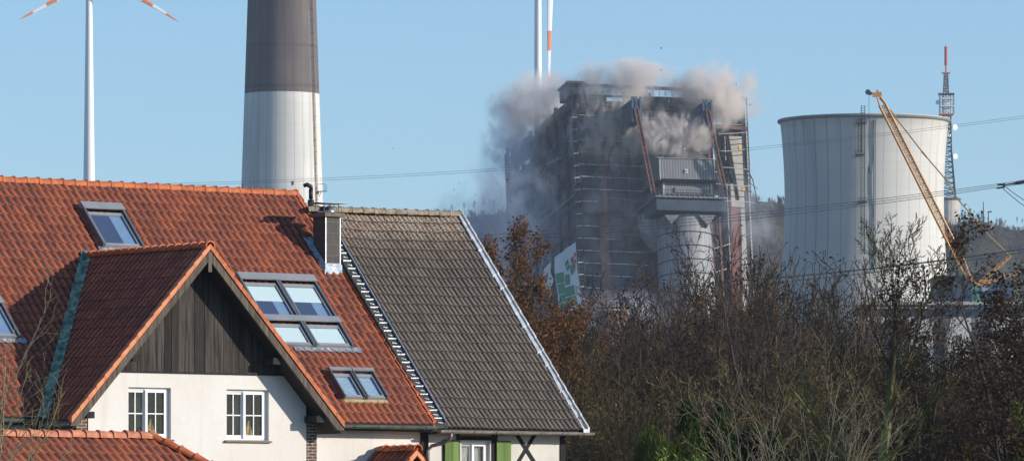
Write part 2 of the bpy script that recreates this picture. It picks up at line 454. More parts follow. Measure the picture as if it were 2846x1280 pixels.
# barge boards
for sg in (-1, 1):
    mb = MB(); L = WH+.10
    y0, y1 = -WT-.02, -WT+.06
    k = .235
    za = lambda x: WZ-.075-WK*x
    c = []
    for z_off in (-k, 0):
        for y in (y0, y1):
            for x in (0, L): c.append((WC+sg*x, y, za(x)+z_off))
    mb.hexa(c)
    mb.build('barge_board', M['barge'], house, recalc=True, clip=[((0, 0, WZ-WD-.17), Vector((0,0,-1)))])
    # clay verge tiles clad the top edge of the barge board
    mb = MB(); n = 17; st = (WH+.04)/n
    for i in range(n):
        x0 = i*st; x1 = (i+1)*st+.02; lift = .012
        ya, yb = (-WT-.055, -WT+.10) if sg < 0 else (-WT-.05, -WT+.16)
        c = []
        for zo in ((-.07, -.085), (.055, .075)):
            for y in (ya, yb):
                c.append((WC+sg*x0, y, WZ-WK*x0+zo[0]+.03)); c.append((WC+sg*x1, y, WZ-WK*x1+zo[1]+.03+lift))
        mb.hexa(c)
    mb.build('verge_tiles', M['verge'] if sg < 0 else M['ridge'], house, recalc=True)
# purlin ends
for (dx, off) in ((-2.05, .50), (-3.35, .50), (2.05, .50), (3.35, .50)):
    z = WZ-abs(dx)*WK-off
    mb = MB(); mb.box(WC+dx-.11, WC+dx+.11, -WT-.06+.15, -WW+.0, z-.09, z+.07)
    mb.build('purlin', M['timber'], house, bevel=.01)
mb = MB(); mb.box(WC-.05, WC+.05, -WT-.035, -WT-.02, WZ-.60, WZ-.12); mb.build('king_post', M['barge'], house)
# valley flashing, left side
va = Vector((WC, -1.98, WZ)); vb = Vector((WC-WH, -(RZ-(WZ-WD)), WZ-WD))
def valley(va, vb, name):
    mb = MB(); d = vb-va; L = d.length; d.normalize()
    across = Vector((0,0,1)).cross(d).normalized(); up = d.cross(across).normalized()
    if up.z < 0: up = -up
    n = int(L/.055)
    rows = []
    for i in range(n+1):
        c = va + d*(L*i/n); ph = (i % 4)
        row = []
        for k, w in enumerate((-.13, -.065, 0, .065, .13)):
            hh = .155 + .028*math.sin(2*math.pi*(i/4.2 + k*.28)) - .05*(1-abs(w)/.13)
            row.append(c + across*w + up*hh)
        rows.append(row)
    for i in range(n):
        for k in range(4):
            mb.face([rows[i][k], rows[i][k+1], rows[i+1][k+1], rows[i+1][k]])
    return mb.build(name, M['verdigris'], house)
valley(va + Vector((0,.0,.0)), vb + Vector((-.05,-.05,-.05)), 'valley_flashing')
mb = MB(); mb.hexa([(va.x-.16, va.y-.1, va.z+.0), (va.x+.10, va.y-.1, va.z+.0), (va.x-.12, va.y+.1, va.z+.05), (va.x+.08, va.y+.1, va.z+.05),
                    (va.x-.15, va.y-.12, va.z+.1), (va.x+.09, va.y-.12, va.z+.1), (va.x-.08, va.y+.1, va.z+.17), (va.x+.05, va.y+.1, va.z+.17)])
mb.build('valley_cap', M['lead'], house)

# ---- gutters
def gutter(mat, x0, x1, y, z, r, parent, brackets=6, name='gutter', axis='x'):
    mb = MB(); n = 8
    pts = [(math.sin(-math.pi/2+math.pi*k/n)*r, -math.cos(-math.pi/2+math.pi*k/n)*r) for k in range(n+1)]
    for (ra, s_) in ((1.0, 1), (.88, -1)):
        for k in range(n):
            a, b = pts[k], pts[k+1]
            q = [(x0, y+a[0]*ra, z+a[1]*ra), (x1, y+a[0]*ra, z+a[1]*ra), (x1, y+b[0]*ra, z+b[1]*ra), (x0, y+b[0]*ra, z+b[1]*ra)]
            mb.face(q if s_ > 0 else q[::-1])
    for xx in (x0, x1):
        mb.face([(xx, y+p[0], z+p[1]) for p in pts])
    mb.tube([(x0, y-r, z+.008), (x1, y-r, z+.008)], .011, 6)
    for i in range(brackets):
        x = x0+(i+.5)*(x1-x0)/brackets
        mb.tube([(x, y+p[0]*1.1, z+p[1]*1.1) for p in pts], .008, 4)
    return mb.build(name, mat, parent)
gz = RZ-TE-.07
gutter(M['gutter'], WC+WH+.1, .02, -TE-.06, gz, .075, house, 5)
gutter(M['gutter'], HL, WC-WH-.02, -TE-.06, gz, .075, house, 4)
mb = MB(); zb = WZ-WD-.11
mb.tube([(WC-WH-.04, -TE+.1, zb), (WC-WH-.04, -WT+.05, zb)], .07, 8); mb.build('gutter', M['gutter'], house)
mb = MB(); mb.tube([(-.9, -TE-.06, gz-.07), (-.9, -TE-.05, gz-.16)], .04, 8)
# left downpipe
pl = on_plane(house, 142, 1170, (0, -TE-.06, 0), (0,1,0)); pr_ = on_plane(house, 182, 1203, (0, -TW-.08, 0), (0,1,0))
mb = MB(); mb.tube([(pl.x, -TE-.06, gz-.04), (pl.x, -TE-.06, gz-.14), (pl.x+.06, -TE-.04, gz-.22), (pr_.x-.08, -TW-.1, pr_.z+.03), (pr_.x, -TW-.08, pr_.z-.03), (pr_.x, -TW-.08, 0)], .05, 10)
mb.build('downpipe', M['gutter'], house, smooth=True)
# ------------------------------------------------------------ roof windows (local axes on the slope: a along ridge, b down slope, c out)
S2 = math.sqrt(.5)
def rp(px, py):
    v = on_plane(house, px, py, (0, 0, RZ+.06), (0, -S2, S2)); return v.x, -v.y*math.sqrt(2)
def RW(a, b, c): return Vector((a, -b*S2 - c*S2, RZ + .02 - b*S2 + c*S2))
def rbox(mb, a0, a1, b0, b1, c0, c1):
    mb.hexa([RW(a, b, c) for c in (c0, c1) for b in (b0, b1) for a in (a0, a1)])
def skylight(a0, a1, b0, b1, blind=0.0, hood=.22, fr=.055, glass_dark='paint_shade_blue', label=None, split=.62, low=False):
    C1 = .18; C0 = -.02
    mb = MB()
    rbox(mb, a0, a0+fr, b0, b1, C0, C1); rbox(mb, a1-fr, a1, b0, b1, C0, C1)
    rbox(mb, a0, a1, b0, b0+.05, C0, C1)
    o = mb.build('skylight', M['alu_dark'], house, bevel=.008)
    mb = MB()
    mb.hexa([RW(a0-.01, b0-.03, C0), RW(a1+.01, b0-.03, C0), RW(a0-.01, b0+hood, C1+.01), RW(a1+.01, b0+hood, C1+.01),
             RW(a0-.01, b0-.01, C1+.03), RW(a1+.01, b0-.01, C1+.03), RW(a0-.01, b0+hood, C1+.045), RW(a1+.01, b0+hood, C1+.045)])
    mb.build('hood', M['alu_grey'], o, bevel=.01)
    # sash
    s0, s1 = a0+fr+.02, a1-fr-.02; t0, t1 = b0+hood+.04, b1
    mb = MB(); w = .05
    rbox(mb, s0, s0+w, t0, t1, .03, .125); rbox(mb, s1-w, s1, t0, t1, .03, .125)
    rbox(mb, s0+w, s1-w, t0, t0+.10, .03, .12); rbox(mb, s0+w, s1-w, t1-.085, t1, .03, .135)
    mb.build('sash', M['alu_grey'], o, bevel=.005)
    g0, g1 = t0+.10, t1-.085
    mb = MB(); mb.face([RW(s0+w, g1, .105), RW(s1-w, g1, .105), RW(s1-w, g0, .105), RW(s0+w, g0, .105)])
    mb.build('pane', M['glass'], o)
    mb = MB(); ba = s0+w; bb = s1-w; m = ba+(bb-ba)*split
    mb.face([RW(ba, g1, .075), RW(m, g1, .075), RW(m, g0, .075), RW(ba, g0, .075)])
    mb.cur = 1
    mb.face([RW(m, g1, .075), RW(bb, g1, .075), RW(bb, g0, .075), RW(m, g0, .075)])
    mb.build('painted_light_panel', [M[glass_dark], M['paint_light_pale']], o)  # flat panel: room shade and sunlit reveal painted as two colours
    if blind:
        e = g0+(g1-g0)*blind; mb = MB()
        rbox(mb, ba+.01, bb-.02, g0+.01, e, .082, .09); mb.build('blind', M['blind'], o)
        mb = MB(); rbox(mb, ba, bb-.01, e, e+.03, .08, .094); mb.build('blind_rail', M['white_paint'], o)
    if label: o['label'] = label
    return o
def apron(a0, a1, b):
    mb = MB(); n = int((a1-a0)/.0266)
    for i in range(n):
        A = a0+(a1-a0)*i/n; B = a0+(a1-a0)*(i+1)/n
        h = lambda x: .012 + .04*(.5+.5*math.cos(2*math.pi*((x-HL)/.2132)))**1.5
        w = lambda x: .10 + .03*math.cos(2*math.pi*((x-HL)/.2132)+1)
        mb.face([RW(A, b-.06, .05), RW(B, b-.06, .05), RW(B, b+w(B), h(B)+.012), RW(A, b+w(A), h(A)+.012)])
    return mb.build('apron_flashing', M['lead'], house, smooth=True)
def rows_to(px0, py0, px1, py1):
    a0, b0 = rp(px0, py0); a1, b1 = rp(px1, py1); return a0, b0, a1, b1
# upper left
a0, b0 = rp(216, 572); a1, b1 = rp(375, 690); a1b, _ = rp(327, 574)
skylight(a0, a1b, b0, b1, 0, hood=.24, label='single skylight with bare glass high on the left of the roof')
apron(a0-.1, a1b+.2, b1+.02)
# block of four
a0, b0 = rp(660, 773); aR, bT = rp(862, 775); _, bM = rp(925, 890); _, bB = rp(955, 966)
aM, _ = rp(757, 773); wdt = aR-aM
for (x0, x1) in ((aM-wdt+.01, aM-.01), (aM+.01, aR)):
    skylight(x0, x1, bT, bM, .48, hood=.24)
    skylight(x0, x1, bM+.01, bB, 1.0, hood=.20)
apron(aM-.6, aR+.25, bB+.02)
# small pair
a0, b0 = rp(906, 1031); aR, _ = rp(1026, 1033); _, bB = rp(1062, 1110); am = (a0+aR)/2
M['liner_frost'] = simple('frosted_sheet', (.40,.47,.55), .9, scale=9, col2=(.26,.33,.42), stretch=(1,1,6))
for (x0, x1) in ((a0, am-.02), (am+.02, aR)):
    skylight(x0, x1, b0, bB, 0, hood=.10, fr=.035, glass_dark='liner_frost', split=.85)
mb = MB(); rbox(mb, a0+.02, aR+.02, bB, bB+.09, 0, .05); mb.build('sill_flashing', M['beige_panel'], house)
# left edge, partly out of frame
a1, b1 = rp(50, 940); a1t, b0 = rp(8, 835)
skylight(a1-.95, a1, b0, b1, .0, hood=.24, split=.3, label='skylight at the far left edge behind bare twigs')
apron(a1-1.0, a1+.2, b1+.02)

# ---- joint between the two roofs: lead strip with stepped soakers
def barn_z(t): return 10.92 - (t-.63)*((10.92-5.095)/(TE-.63))
mb = MB(); mb.cur = 0
N = 25; t_top, t_bot = 1.2, TE+.02
_za, _zb = max(RZ-t_top, barn_z(t_top))+.04, max(RZ-t_bot, barn_z(t_bot))+.04
base_z = lambda t: _za+(_zb-_za)*(t-t_top)/(t_bot-t_top)
mb.hexa([(x, -t, base_z(t)+dz) for dz in (-.12, .0) for t in (t_bot, t_top) for x in (.0, .40)])
mb.build('joint_soakers', simple('soaker_grey', (.06,.055,.05), .8, scale=9, var=.5), house)
mb = MB()
for i in range(N):
    t = t_top + (t_bot-t_top)*(i+.5)/N
    j = rnd.uniform(-.02, .02)
    mb.bar((.03, -t-j*.3, base_z(t)+.03), (.31, -t+.02+j*.3, base_z(t-.0)+.035), .018, .03)
    mb.bar((.09+j, -t-.1, base_z(t+.1)+.03), (.22, -t-.12, base_z(t+.12)+.03), .015, .02)
mb.bar((.335, -t_top, base_z(t_top)+.05), (.335, -t_bot, base_z(t_bot)+.05), .035, .05)
mb.build('lead_rungs', M['lead'], house)

# ---- chimney
cf = on_plane(house, 925, 745, (0, 0, RZ+.05), (0, -S2, S2))   # where the front face meets the slope
def chim(px, py): return on_plane(house, px, py, (0, cf.y, 0), (0,1,0))
xl = chim(905, 700).x; xr = chim(945, 700).x; yf = cf.y; depth = .56; zt_ = chim(925, 602).z
mb = MB(); mb.box(xl, xr, yf, yf+depth, cf.z-.7, zt_)
ch = mb.build('chimney', M['slate_panel'], house, bevel=.006)
mb = MB()
for (x, y) in ((xl, yf), (xr, yf)):
    mb.box(x-.012, x+.012, y-.012, y+.016, cf.z-.1, zt_)
mb.build('corner_trim', M['zinc'], ch)
mb = MB(); mb.box(xl-.07, xr+.10, yf-.08, yf+depth+.08, zt_, zt_+.10); mb.build('coping', simple('mossy_concrete', (.20,.16,.12), .9, scale=12, col2=(.10,.085,.06)), ch, bevel=.02)
mb = MB(); cx = (xl+xr)/2; cy = yf+depth/2
hz = chim(925, 570).z + .05
mb.box(cx-.48, cx+.45, cy-.33, cy+.33, hz, hz+.012)
for (dx, dy) in ((-.22,-.2), (.24,-.2), (-.22,.2), (.24,.2)):
    mb.tube([(cx+dx, cy+dy, zt_+.1), (cx+dx, cy+dy, hz)], .012, 5)
mb.build('rain_plate', M['alu_dark'], ch)
for dy in (-.13, .17):
    mb = MB(); mb.tube([(cx, cy+dy, zt_+.09), (cx, cy+dy, zt_+.16), (cx, cy+dy, zt_+.27), (cx, cy+dy, zt_+.29)], [.15, .14, .075, .03], 14)
    mb.build('flue_cowl', M['steel'], ch, smooth=True)
mb = MB()
mb.hexa([(xl-.12, yf-.14, RZ+yf-.14+.03), (xr+.12, yf-.14, RZ+yf-.14+.03), (xl-.12, yf+depth+.3, RZ+yf+depth+.3+.03), (xr+.12, yf+depth+.3, RZ+yf+depth+.3+.03),
         (xl-.02, yf-.02, RZ+yf+.17), (xr+.02, yf-.02, RZ+yf+.17), (xl-.02, yf+depth, RZ+yf+depth+.14), (xr+.02, yf+depth, RZ+yf+depth+.14)])
mb.build('flashing', M['lead'], ch)
# bent flue pipe standing beside the chimney
vp = P(864, 565, 150.6); lv = house.matrix_world.inverted() @ vp
mb = MB(); z0 = RZ-.35; zt2 = (house.matrix_world.inverted() @ P(862, 513, 150.6)).z
mb.tube([(lv.x, lv.y, z0), (lv.x, lv.y, z0+.22)], .085, 10)
mb.tube([(lv.x, lv.y, z0), (lv.x, lv.y, zt2-.25)], .024, 8)
mb.tube([(lv.x, lv.y, zt2-.38), (lv.x, lv.y, zt2-.12)], .055, 10)
mb.tube([(lv.x+.01, lv.y, zt2-.14), (lv.x, lv.y, zt2-.05), (lv.x-.10, lv.y+.03, zt2), (lv.x-.19, lv.y+.05, zt2-.03)], [.055, .06, .06, .05], 10)
mb.build('vent_pipe', M['black_metal'], house, smooth=True)

# ---- windows in the gable wall
def sash_window(root, h, y, parent, arch=True, cols=2, curtain=False, lbl=None):
    x0, x1, z0, z1 = h; yy = y+.10; f = .055
    mb = MB()
    mb.box(x0, x0+f*.5, yy, yy+.06, z0, z1); mb.box(x1-f*1.5, x1, yy, yy+.06, z0, z1)
    mb.box(x0+f*.5, x1-f*1.5, yy, yy+.06, z1-f, z1); mb.box(x0+f*.5, x1-f*1.5, yy, yy+.06, z0, z0+f*.7)
    w = mb.build('window', M['white_paint'], parent, bevel=.006)
    inner0, inner1 = x0+f*.5, x1-f*1.5
    xm = inner0+(inner1-inner0)*.46
    for k, (a, b) in enumerate(((inner0, xm), (xm, inner1))):
        ys = yy+.03 if k == 0 else yy-.02
        st = .04 if k == 0 else .062
        mb = MB(); za, zb = z0+f*.7, z1-f
        mb.box(a, a+st, ys, ys+.05, za, zb); mb.box(b-st, b, ys, ys+.05, za, zb)
        mb.box(a+st, b-st, ys, ys+.05, zb-.06, zb); mb.box(a+st, b-st, ys, ys+.05, za, za+.085)
        if not curtain:
            mx = (a+b)/2; mz = (za+zb)/2
            mb.box(mx-.012, mx+.012, ys+.012, ys+.036, za+.085, zb-.06)
            mb.box(a+st, mx-.012, ys+.012, ys+.036, mz-.013, mz+.013); mb.box(mx+.012, b-st, ys+.012, ys+.036, mz-.013, mz+.013)
        s = mb.build('sash', M['white_paint'], w, bevel=.004)
        mb = MB(); mb.face([(a+st, ys+.04, za+.085), (b-st, ys+.04, za+.085), (b-st, ys+.04, zb-.06), (a+st, ys+.04, zb-.06)])
        mb.build('pane', M['glass_v'], w)
    mb = MB(); mb.box(x0-.02, x1+.02, yy+.3, yy+.34, z0-.1, z1+.1)
    mb.face([(x0, yy+.06, z0+.02), (x1, yy+.06, z0+.02), (x1, yy+.3, z0+.02), (x0, yy+.3, z0+.02)])
    mb.box(x1-.02, x1+.02, yy+.06, yy+.3, z0, z1); mb.box(x0-.02, x0+.02, yy+.06, yy+.3, z0, z1)
    mb.build('room_dark', M['dark'], w)
    mb = MB(); mb.hexa([(x, yq, z+dz) for dz in (-.035, 0) for (yq, z) in ((y-.07, z0-.02), (y+.10, z0+.012)) for x in (x0-.07, x1+.06)])
    mb.build('sill', simple('stone_sill', (.20,.15,.11), .7), w)
    return w, (inner0, xm, inner1), yy
def candle_arch(root, x, y, z, w=.26, hgt=.42):
    """a lit wooden advent arch: pointed lattice with little figures"""
    mb = MB()
    def bar2(p, q, t=.014): mb.bar((p[0], y, p[1]), (q[0], y, q[1]), t, .02, (0,1,0))
    mb.box(x-w/2, x+w/2, y-.03, y+.03, z, z+.03)
    for s in (-1, 1):
        bar2((x+s*w/2, z+.02), (x+s*w*.26, z+hgt*.5)); bar2((x+s*w*.26, z+hgt*.5), (x, z+hgt))
        bar2((x+s*w*.3, z+.03), (x+s*w*.12, z+hgt*.45)); bar2((x+s*w*.12, z+hgt*.45), (x, z+hgt*.85))
        for k in range(3):
            mb.tube([(x+s*w*(.16+.12*k), y, z+.03), (x+s*w*(.16+.12*k), y, z+.17-.03*k)], .013, 5)
    for k in range(1, 5):
        hw = w/2*(1-k/5.2); zz = z+hgt*k/5.2
        bar2((x-hw, zz), (x+hw, zz), .011)
    mb.tube([(x, y, z+.03), (x, y, z+hgt*.8)], .015, 5)
    return mb.build('candle_arch', M['gold'])
for i, h in enumerate((h1, h2)):
    w, (ia, xm, ib), yy = sash_window(house, h, -WW, house)
    o = candle_arch(house, xm+(ib-xm)*.36, yy+.085, h[2]+.06)
    o.matrix_world = house.matrix_world.copy()
    tag(o, ['golden wooden advent arch in the left gable window', 'golden wooden advent arch in the right gable window'][i], 'window decoration', 'golden advent arches in the gable windows')

# ------------------------------------------------------------ half-timbered barn
barn = empty('timbered_barn', (-5.63, 150.0, 0), HA)
tag(barn, 'half-timbered barn with a mossy dark tiled roof and green shutters', 'barn')
BE = 5.095; BR = 10.92; BT = .63; bx1 = 4.80
brun = TE-BT; bdrop = BR-BE; bs = math.hypot(brun, bdrop)
def sag(x, y): return -.05*np.sin(np.pi*np.clip(x/4.6, 0, 1))*(1-.4*y/bs) + .012*np.sin(x*3.1+y*.7) - (.06+.09*(1-x/4.6))*(1-y/bs)
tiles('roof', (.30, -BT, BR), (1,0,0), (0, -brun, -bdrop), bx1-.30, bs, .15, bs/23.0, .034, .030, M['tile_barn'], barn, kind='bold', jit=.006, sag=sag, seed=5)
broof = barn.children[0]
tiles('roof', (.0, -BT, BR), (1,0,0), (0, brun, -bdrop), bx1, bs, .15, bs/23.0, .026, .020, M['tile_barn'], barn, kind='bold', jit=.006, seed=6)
ridge_caps('ridge_tiles', (-.1, -BT, BR-.075), (bx1+.02, -BT, BR-.03), .12, .36, M['ridge_old'], broof)
mb = MB()
for sg in (-1, 1):
    mb.hexa([(x, -BT+sg*yy, z) for lo_ in (1, 0) for (yy, z) in ((brun-.05, BE-.04-.07*lo_), (0, BR-.28-.12*lo_)) for x in (0.02, bx1)])
mb.build('roof_deck', M['soffit'], barn)
# zinc verge trim on the right edge with overlapping lengths
mb = MB(); n = 17
for i in range(n):
    f0, f1 = i/n, (i+1)/n+.012
    j = rnd.uniform(-.015, .02); k = rnd.uniform(-.008, .012)
    p = lambda f, x, dz: (x, -BT-brun*f, BR-bdrop*f+dz)
    mb.hexa([p(f1, bx1-.10-j, .0), p(f1, bx1+.09, .0), p(f0, bx1-.08-j, .0), p(f0, bx1+.08, .0),
             p(f1, bx1-.10-j, .07+k), p(f1, bx1+.09, .075+k), p(f0, bx1-.07-j, .055), p(f0, bx1+.08, .06)])
    mb.hexa([p(f1, bx1+.03, .06), p(f1, bx1+.09, .06), p(f0, bx1+.02, .05), p(f0, bx1+.08, .05),
             p(f1, bx1+.04, .135), p(f1, bx1+.09, .135), p(f0, bx1+.03, .115), p(f0, bx1+.08, .115)])
mb.build('verge_trim', M['zinc_light'], broof)
# walls
BW = 5.62
bp = lambda px, py: on_plane(barn, px, py, (0, -BW, 0), (0,1,0))
a = bp(1283, 1300); b = bp(1362, 1226)
wx0, wx1, wz1 = a.x, b.x, b.z; wz0 = wz1-1.25
bx_r = bp(1556, 1240).x
wall_holes(.02, bx_r, 0, BE+.35, -BW, [(wx0, wx1, wz0, wz1)], .14).build('wall', M['plaster_old'], barn)
mb = MB(); mb.face([(bx_r+.1, -BW, 0), (bx_r+.1, BW-1.2, 0), (bx_r+.1, BW-1.2, BE), (bx_r+.1, -BT, BR-.15), (bx_r+.1, -BW, BE+.3)])
mb.face([(.02, BW-1.2, 0), (.02, BW-1.2, BE), (bx_r, BW-1.2, BE), (bx_r, BW-1.2, 0)]); mb.build('wall', M['plaster_old'], barn)
def timber(mb, px0, px1, z0, z1, d=.012):
    x0 = bp(px0, 1240).x; x1 = bp(px1, 1240).x; mb.box(x0, x1, -BW-d, -BW+.05, z0, z1, uvr=rnd.random()*9)
zb1 = bp(1320, 1211).z; zb2 = bp(1320, 1222).z
for (p0, p1, lo, hi, d) in ((1168, 1188, 0, BE+.25, .05), (1268, 1277, 0, BE+.25, .02), (1366, 1382, 0, BE+.25, .02), (1556, 1570, 0, BE+.25, .03)):
    mb = MB(); timber(mb, p0, p1, lo, hi, d); mb.build('post', M['timber'], barn)
mb = MB(); timber(mb, 1277, 1366, zb2, zb1, .018); mb.build('lintel_beam', M['timber'], barn)
mb = MB(); timber(mb, 1277, 1366, zb1, BE+.25, .006); mb.build('infill_board', M['beige_panel'], barn)
for (q0, q1) in (((1432, 1200), (1484, 1282)), ((1490, 1200), (1440, 1282))):
    A = bp(*q0); B = bp(*q1); d = (B-A); A = A-d*.1; B = B+d*.8
    mb = MB(); mb.bar((A.x, -BW-.0, A.z), (B.x, -BW-.0, B.z), .045 if q0[0] < 1440 else .03, .10, (0,0,1)); mb.build('brace', M['timber'], barn)
for px in (1186, 1384):
    x = bp(px, 1240).x; mb = MB(); mb.box(x-.03, x+.12, -BW-.28, -BW, BE-.16, BE-.04); mb.build('beam_end', M['timber'], barn)
gutter(M['gutter_zinc'], .12, bx1+.22, -TE-.05, BE-.09, .07, barn, 7)
A = bp(1222, 1200); B = bp(1180, 1240)
mb = MB(); mb.tube([(A.x-.05, -TE-.05, BE-.15), (A.x-.05, -TE-.05, BE-.22), (A.x-.07, -TE-.03, BE-.30), (A.x-.16, -BW-.35, BE-.40), (B.x+.12, -BW-.14, B.z+.02), (B.x+.03, -BW-.1, B.z-.10), (B.x+.03, -BW-.1, 0)], .048, 10)
mb.build('downpipe', M['gutter_zinc'], barn, smooth=True)
# shutters
for (p0, p1) in ((1232, 1272), (1376, 1416)):
    x0 = bp(p0, 1240).x; x1 = bp(p1, 1240).x; mb = MB(); n = 2
    for i in range(n):
        mb.box(x0+(x1-x0)*i/n+.005, x0+(x1-x0)*(i+1)/n-.005, -BW-.075, -BW-.045, wz0, wz1+.02, uvr=rnd.random()*9)
    s = mb.build('shutter', M['green_wood'], barn)
    mb = MB(); mb.box(x0-.02, x1+.01, -BW-.045, -BW-.02, wz0-.02, wz1+.03); mb.build('shutter_batten', M['timber'], s)
w, (ia, xm, ib), yy = sash_window(barn, (wx0, wx1, wz0, wz1), -BW, barn, curtain=True)
for sgn, (a_, b_) in ((1, (ia+.05, xm-.02)), (-1, (xm+.07, ib-.08))):
    mb = MB(); n = 30; zt1 = wz1-.14; zb_ = wz0+.1
    for i in range(n):
        for j in range(6):
            def pt(u, v):
                x0 = a_ if sgn > 0 else b_; wdt = abs(b_-a_)*(1-.78*v**1.6)
                return (x0+sgn*u*wdt, yy+.10+.018*math.sin(u*40), zt1+(zb_-zt1)*v)
            mb.face([pt(i/n, j/6), pt((i+1)/n, j/6), pt((i+1)/n, (j+1)/6), pt(i/n, (j+1)/6)])
    mb.build('curtain', M['curtain'], w)

# ------------------------------------------------------------ low hipped annex in front, lower left
an = P(422, 1216, 128.0)
annex = empty('hipped_annex', (an.x, an.y, 0), HA)
tag(annex, 'low annex under a bright orange hipped roof at the lower left corner', 'annex')
az = an.z
AD = 3.6; PA = math.tan(R(35))
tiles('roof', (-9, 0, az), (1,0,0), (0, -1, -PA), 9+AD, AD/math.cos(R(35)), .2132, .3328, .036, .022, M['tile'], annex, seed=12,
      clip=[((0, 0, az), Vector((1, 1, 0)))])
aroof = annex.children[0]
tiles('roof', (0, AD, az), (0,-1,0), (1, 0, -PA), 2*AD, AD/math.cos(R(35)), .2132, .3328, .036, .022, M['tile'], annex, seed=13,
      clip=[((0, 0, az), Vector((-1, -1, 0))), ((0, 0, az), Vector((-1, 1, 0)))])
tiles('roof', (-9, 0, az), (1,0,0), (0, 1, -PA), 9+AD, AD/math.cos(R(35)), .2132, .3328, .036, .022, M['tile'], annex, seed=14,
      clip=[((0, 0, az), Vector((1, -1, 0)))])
M['ridge_pale'] = simple('pale_clay_ridge', (.62,.235,.12), .65, scale=5, col2=(.40,.13,.07))  # paler clay tone for the annex ridge
ridge_caps('ridge_tiles', (0.03, 0, az+.06), (-9, 0, az+.06), .135, .36, M['ridge_pale'], aroof, lean=.012)
ridge_caps('hip_tiles', (AD, -AD, az+.08-AD*PA), (-.02, 0, az+.08), .12, .38, M['ridge'], aroof)
mb = MB(); mb.tube([(.0,0,az+.03), (.0,0,az+.13), (.0, 0, az+.16)], [.13, .12, .04], 8); mb.build('ridge_cap', M['ridge_old'], aroof)
ez = az-AD*PA
mb = MB(); mb.box(-9, AD-.45, -AD+.45, AD-.45, 0, ez+.1); mb.build('wall', M['plaster'], annex)
gutter(M['gutter'], -9, AD+.0, -AD-.06, ez-.05, .07, annex, 6)

# ------------------------------------------------------------ little porch roof on the main wall
pr0 = on_plane(house, 1052, 1252, (0, -TW, 0), (0,1,0)); pr1 = on_plane(house, 1163, 1262, (pr0.x, 0, 0), (1,0,0))
pz = pr0.z; pyf = -TW-1.62; pw_ = 1.05; pp = 1.0
mb = MB()
pts = tiles('porch_roof', (pr0.x, -TW, pz), (0,-1,0), (-1, 0, -pp), 1.62, pw_*1.414, .2132, .3328, .034, .02, M['tile'], house, seed=21)
tiles('porch_roof', (pr0.x, -TW, pz), (0,-1,0), (1, 0, -pp), 1.62, pw_*1.414, .2132, .3328, .034, .02, M['tile'], house, seed=22)
ridge_caps('ridge_tiles', (pr0.x, -TW+.02, pz+.05), (pr0.x, pyf-.05, pz+.05), .12, .33, M['ridge'], pts)
for sg in (-1, 1):
    mb = MB()
    for i in range(5):
        x0 = i*.21; x1 = (i+1)*.21+.01
        mb.hexa([(pr0.x+sg*x, y, pz-x*pp+dz) for dz in (-.13, .05) for y in (pyf-.04, pyf+.05) for x in (x0, x1)])
    mb.build('porch_verge', M['verge'], house, recalc=True)
    mb = MB(); mb.bar((pr0.x, -TW-.03, pz+.08), (pr0.x+sg*pw_, -TW-.03, pz+.08-pw_*pp), .03, .10); mb.build('porch_flashing', M['zinc'], house)
    mb = MB(); mb.box(pr0.x+sg*.95-.06, pr0.x+sg*.95+.06, pyf+.1, pyf+.22, 0, pz-pw_*pp); mb.build('porch_post', M['timber'], house)
mb = MB(); mb.face([(pr0.x, pyf+.1, pz-.12), (pr0.x-.9, pyf+.1, pz-1.0), (pr0.x+.9, pyf+.1, pz-1.0)]); mb.build('porch_gable', M['timber'], house)
# ------------------------------------------------------------ far materials
def concrete(name, a, b, streak=.25, scale=.05, seam=0, rough=.9, rows=0, drip=None):
    """board-marked concrete; seam = number of vertical pour joints round the shell"""
    t = NT(name); o = t.coord(); s = t.sep(o)
    n = t.noise(t.mapv(o, (1,1,.12)), scale*4, 6, .6); n2 = t.noise(o, scale, 4)
    c = t.mix(t.smooth(n, .3, .7), a, b)
    c = t.mix(t.smooth(n2, .35, .7, 0, streak), c, tuple(x*.6 for x in a))
    if seam:
        ang = t.math('MULTIPLY', t.math('ARCTAN2', s[1], s[0]), seam/(2*math.pi))
        d = t.math('ABSOLUTE', t.math('SUBTRACT', t.math('FRACT', ang), .5))
        w = t.white(t.comb(t.math('FLOOR', ang), 1.0, 2.0))
        line = t.math('MULTIPLY', t.smooth(d, .43, .49), t.smooth(w[0], .1, .8, .35, 1.0))
        c = t.mix(line, c, tuple(x*(.30 if seam < 30 else .52) for x in a))
        c = t.mix(t.math('MULTIPLY', w[0], .16), c, tuple(x*.6 for x in a))
    if rows:
        r = t.math('FRACT', t.math('ADD', t.math('MULTIPLY', s[2], rows), t.math('MULTIPLY', t.noise(o, .1, 2), .1)))
        w2 = t.white(t.comb(t.math('FLOOR', t.math('MULTIPLY', s[2], rows)), 5.0, 2.0))
        c = t.mix(t.math('MULTIPLY', t.smooth(t.math('ABSOLUTE', t.math('SUBTRACT', r, .5)), .42, .5), t.math('MULTIPLY', w2[0], .5)), c, tuple(x*.5 for x in a))
    if drip:
        n3 = t.noise(t.mapv(o, (.22, .22, .012)), 1.0, 6, .65)
        m = t.math('MULTIPLY', t.smooth(n3, .50, .72, 0, .5), t.smooth(s[2], drip[0], drip[1], .25, 1.0))
        c = t.mix(m, c, tuple(x*.45 for x in a))
        lift = t.math('FRACT', t.math('MULTIPLY', s[2], .42)); w3 = t.white(t.comb(t.math('FLOOR', t.math('MULTIPLY', s[2], .42)), 2.0, 8.0))
        c = t.mix(t.math('MULTIPLY', w3[0], .12), c, tuple(x*.6 for x in a))
        c = t.mix(t.smooth(lift, .93, .97, 0, .18), c, tuple(x*.5 for x in a))
    t.bsdf(c, rough, 0, None, .2); return t.m
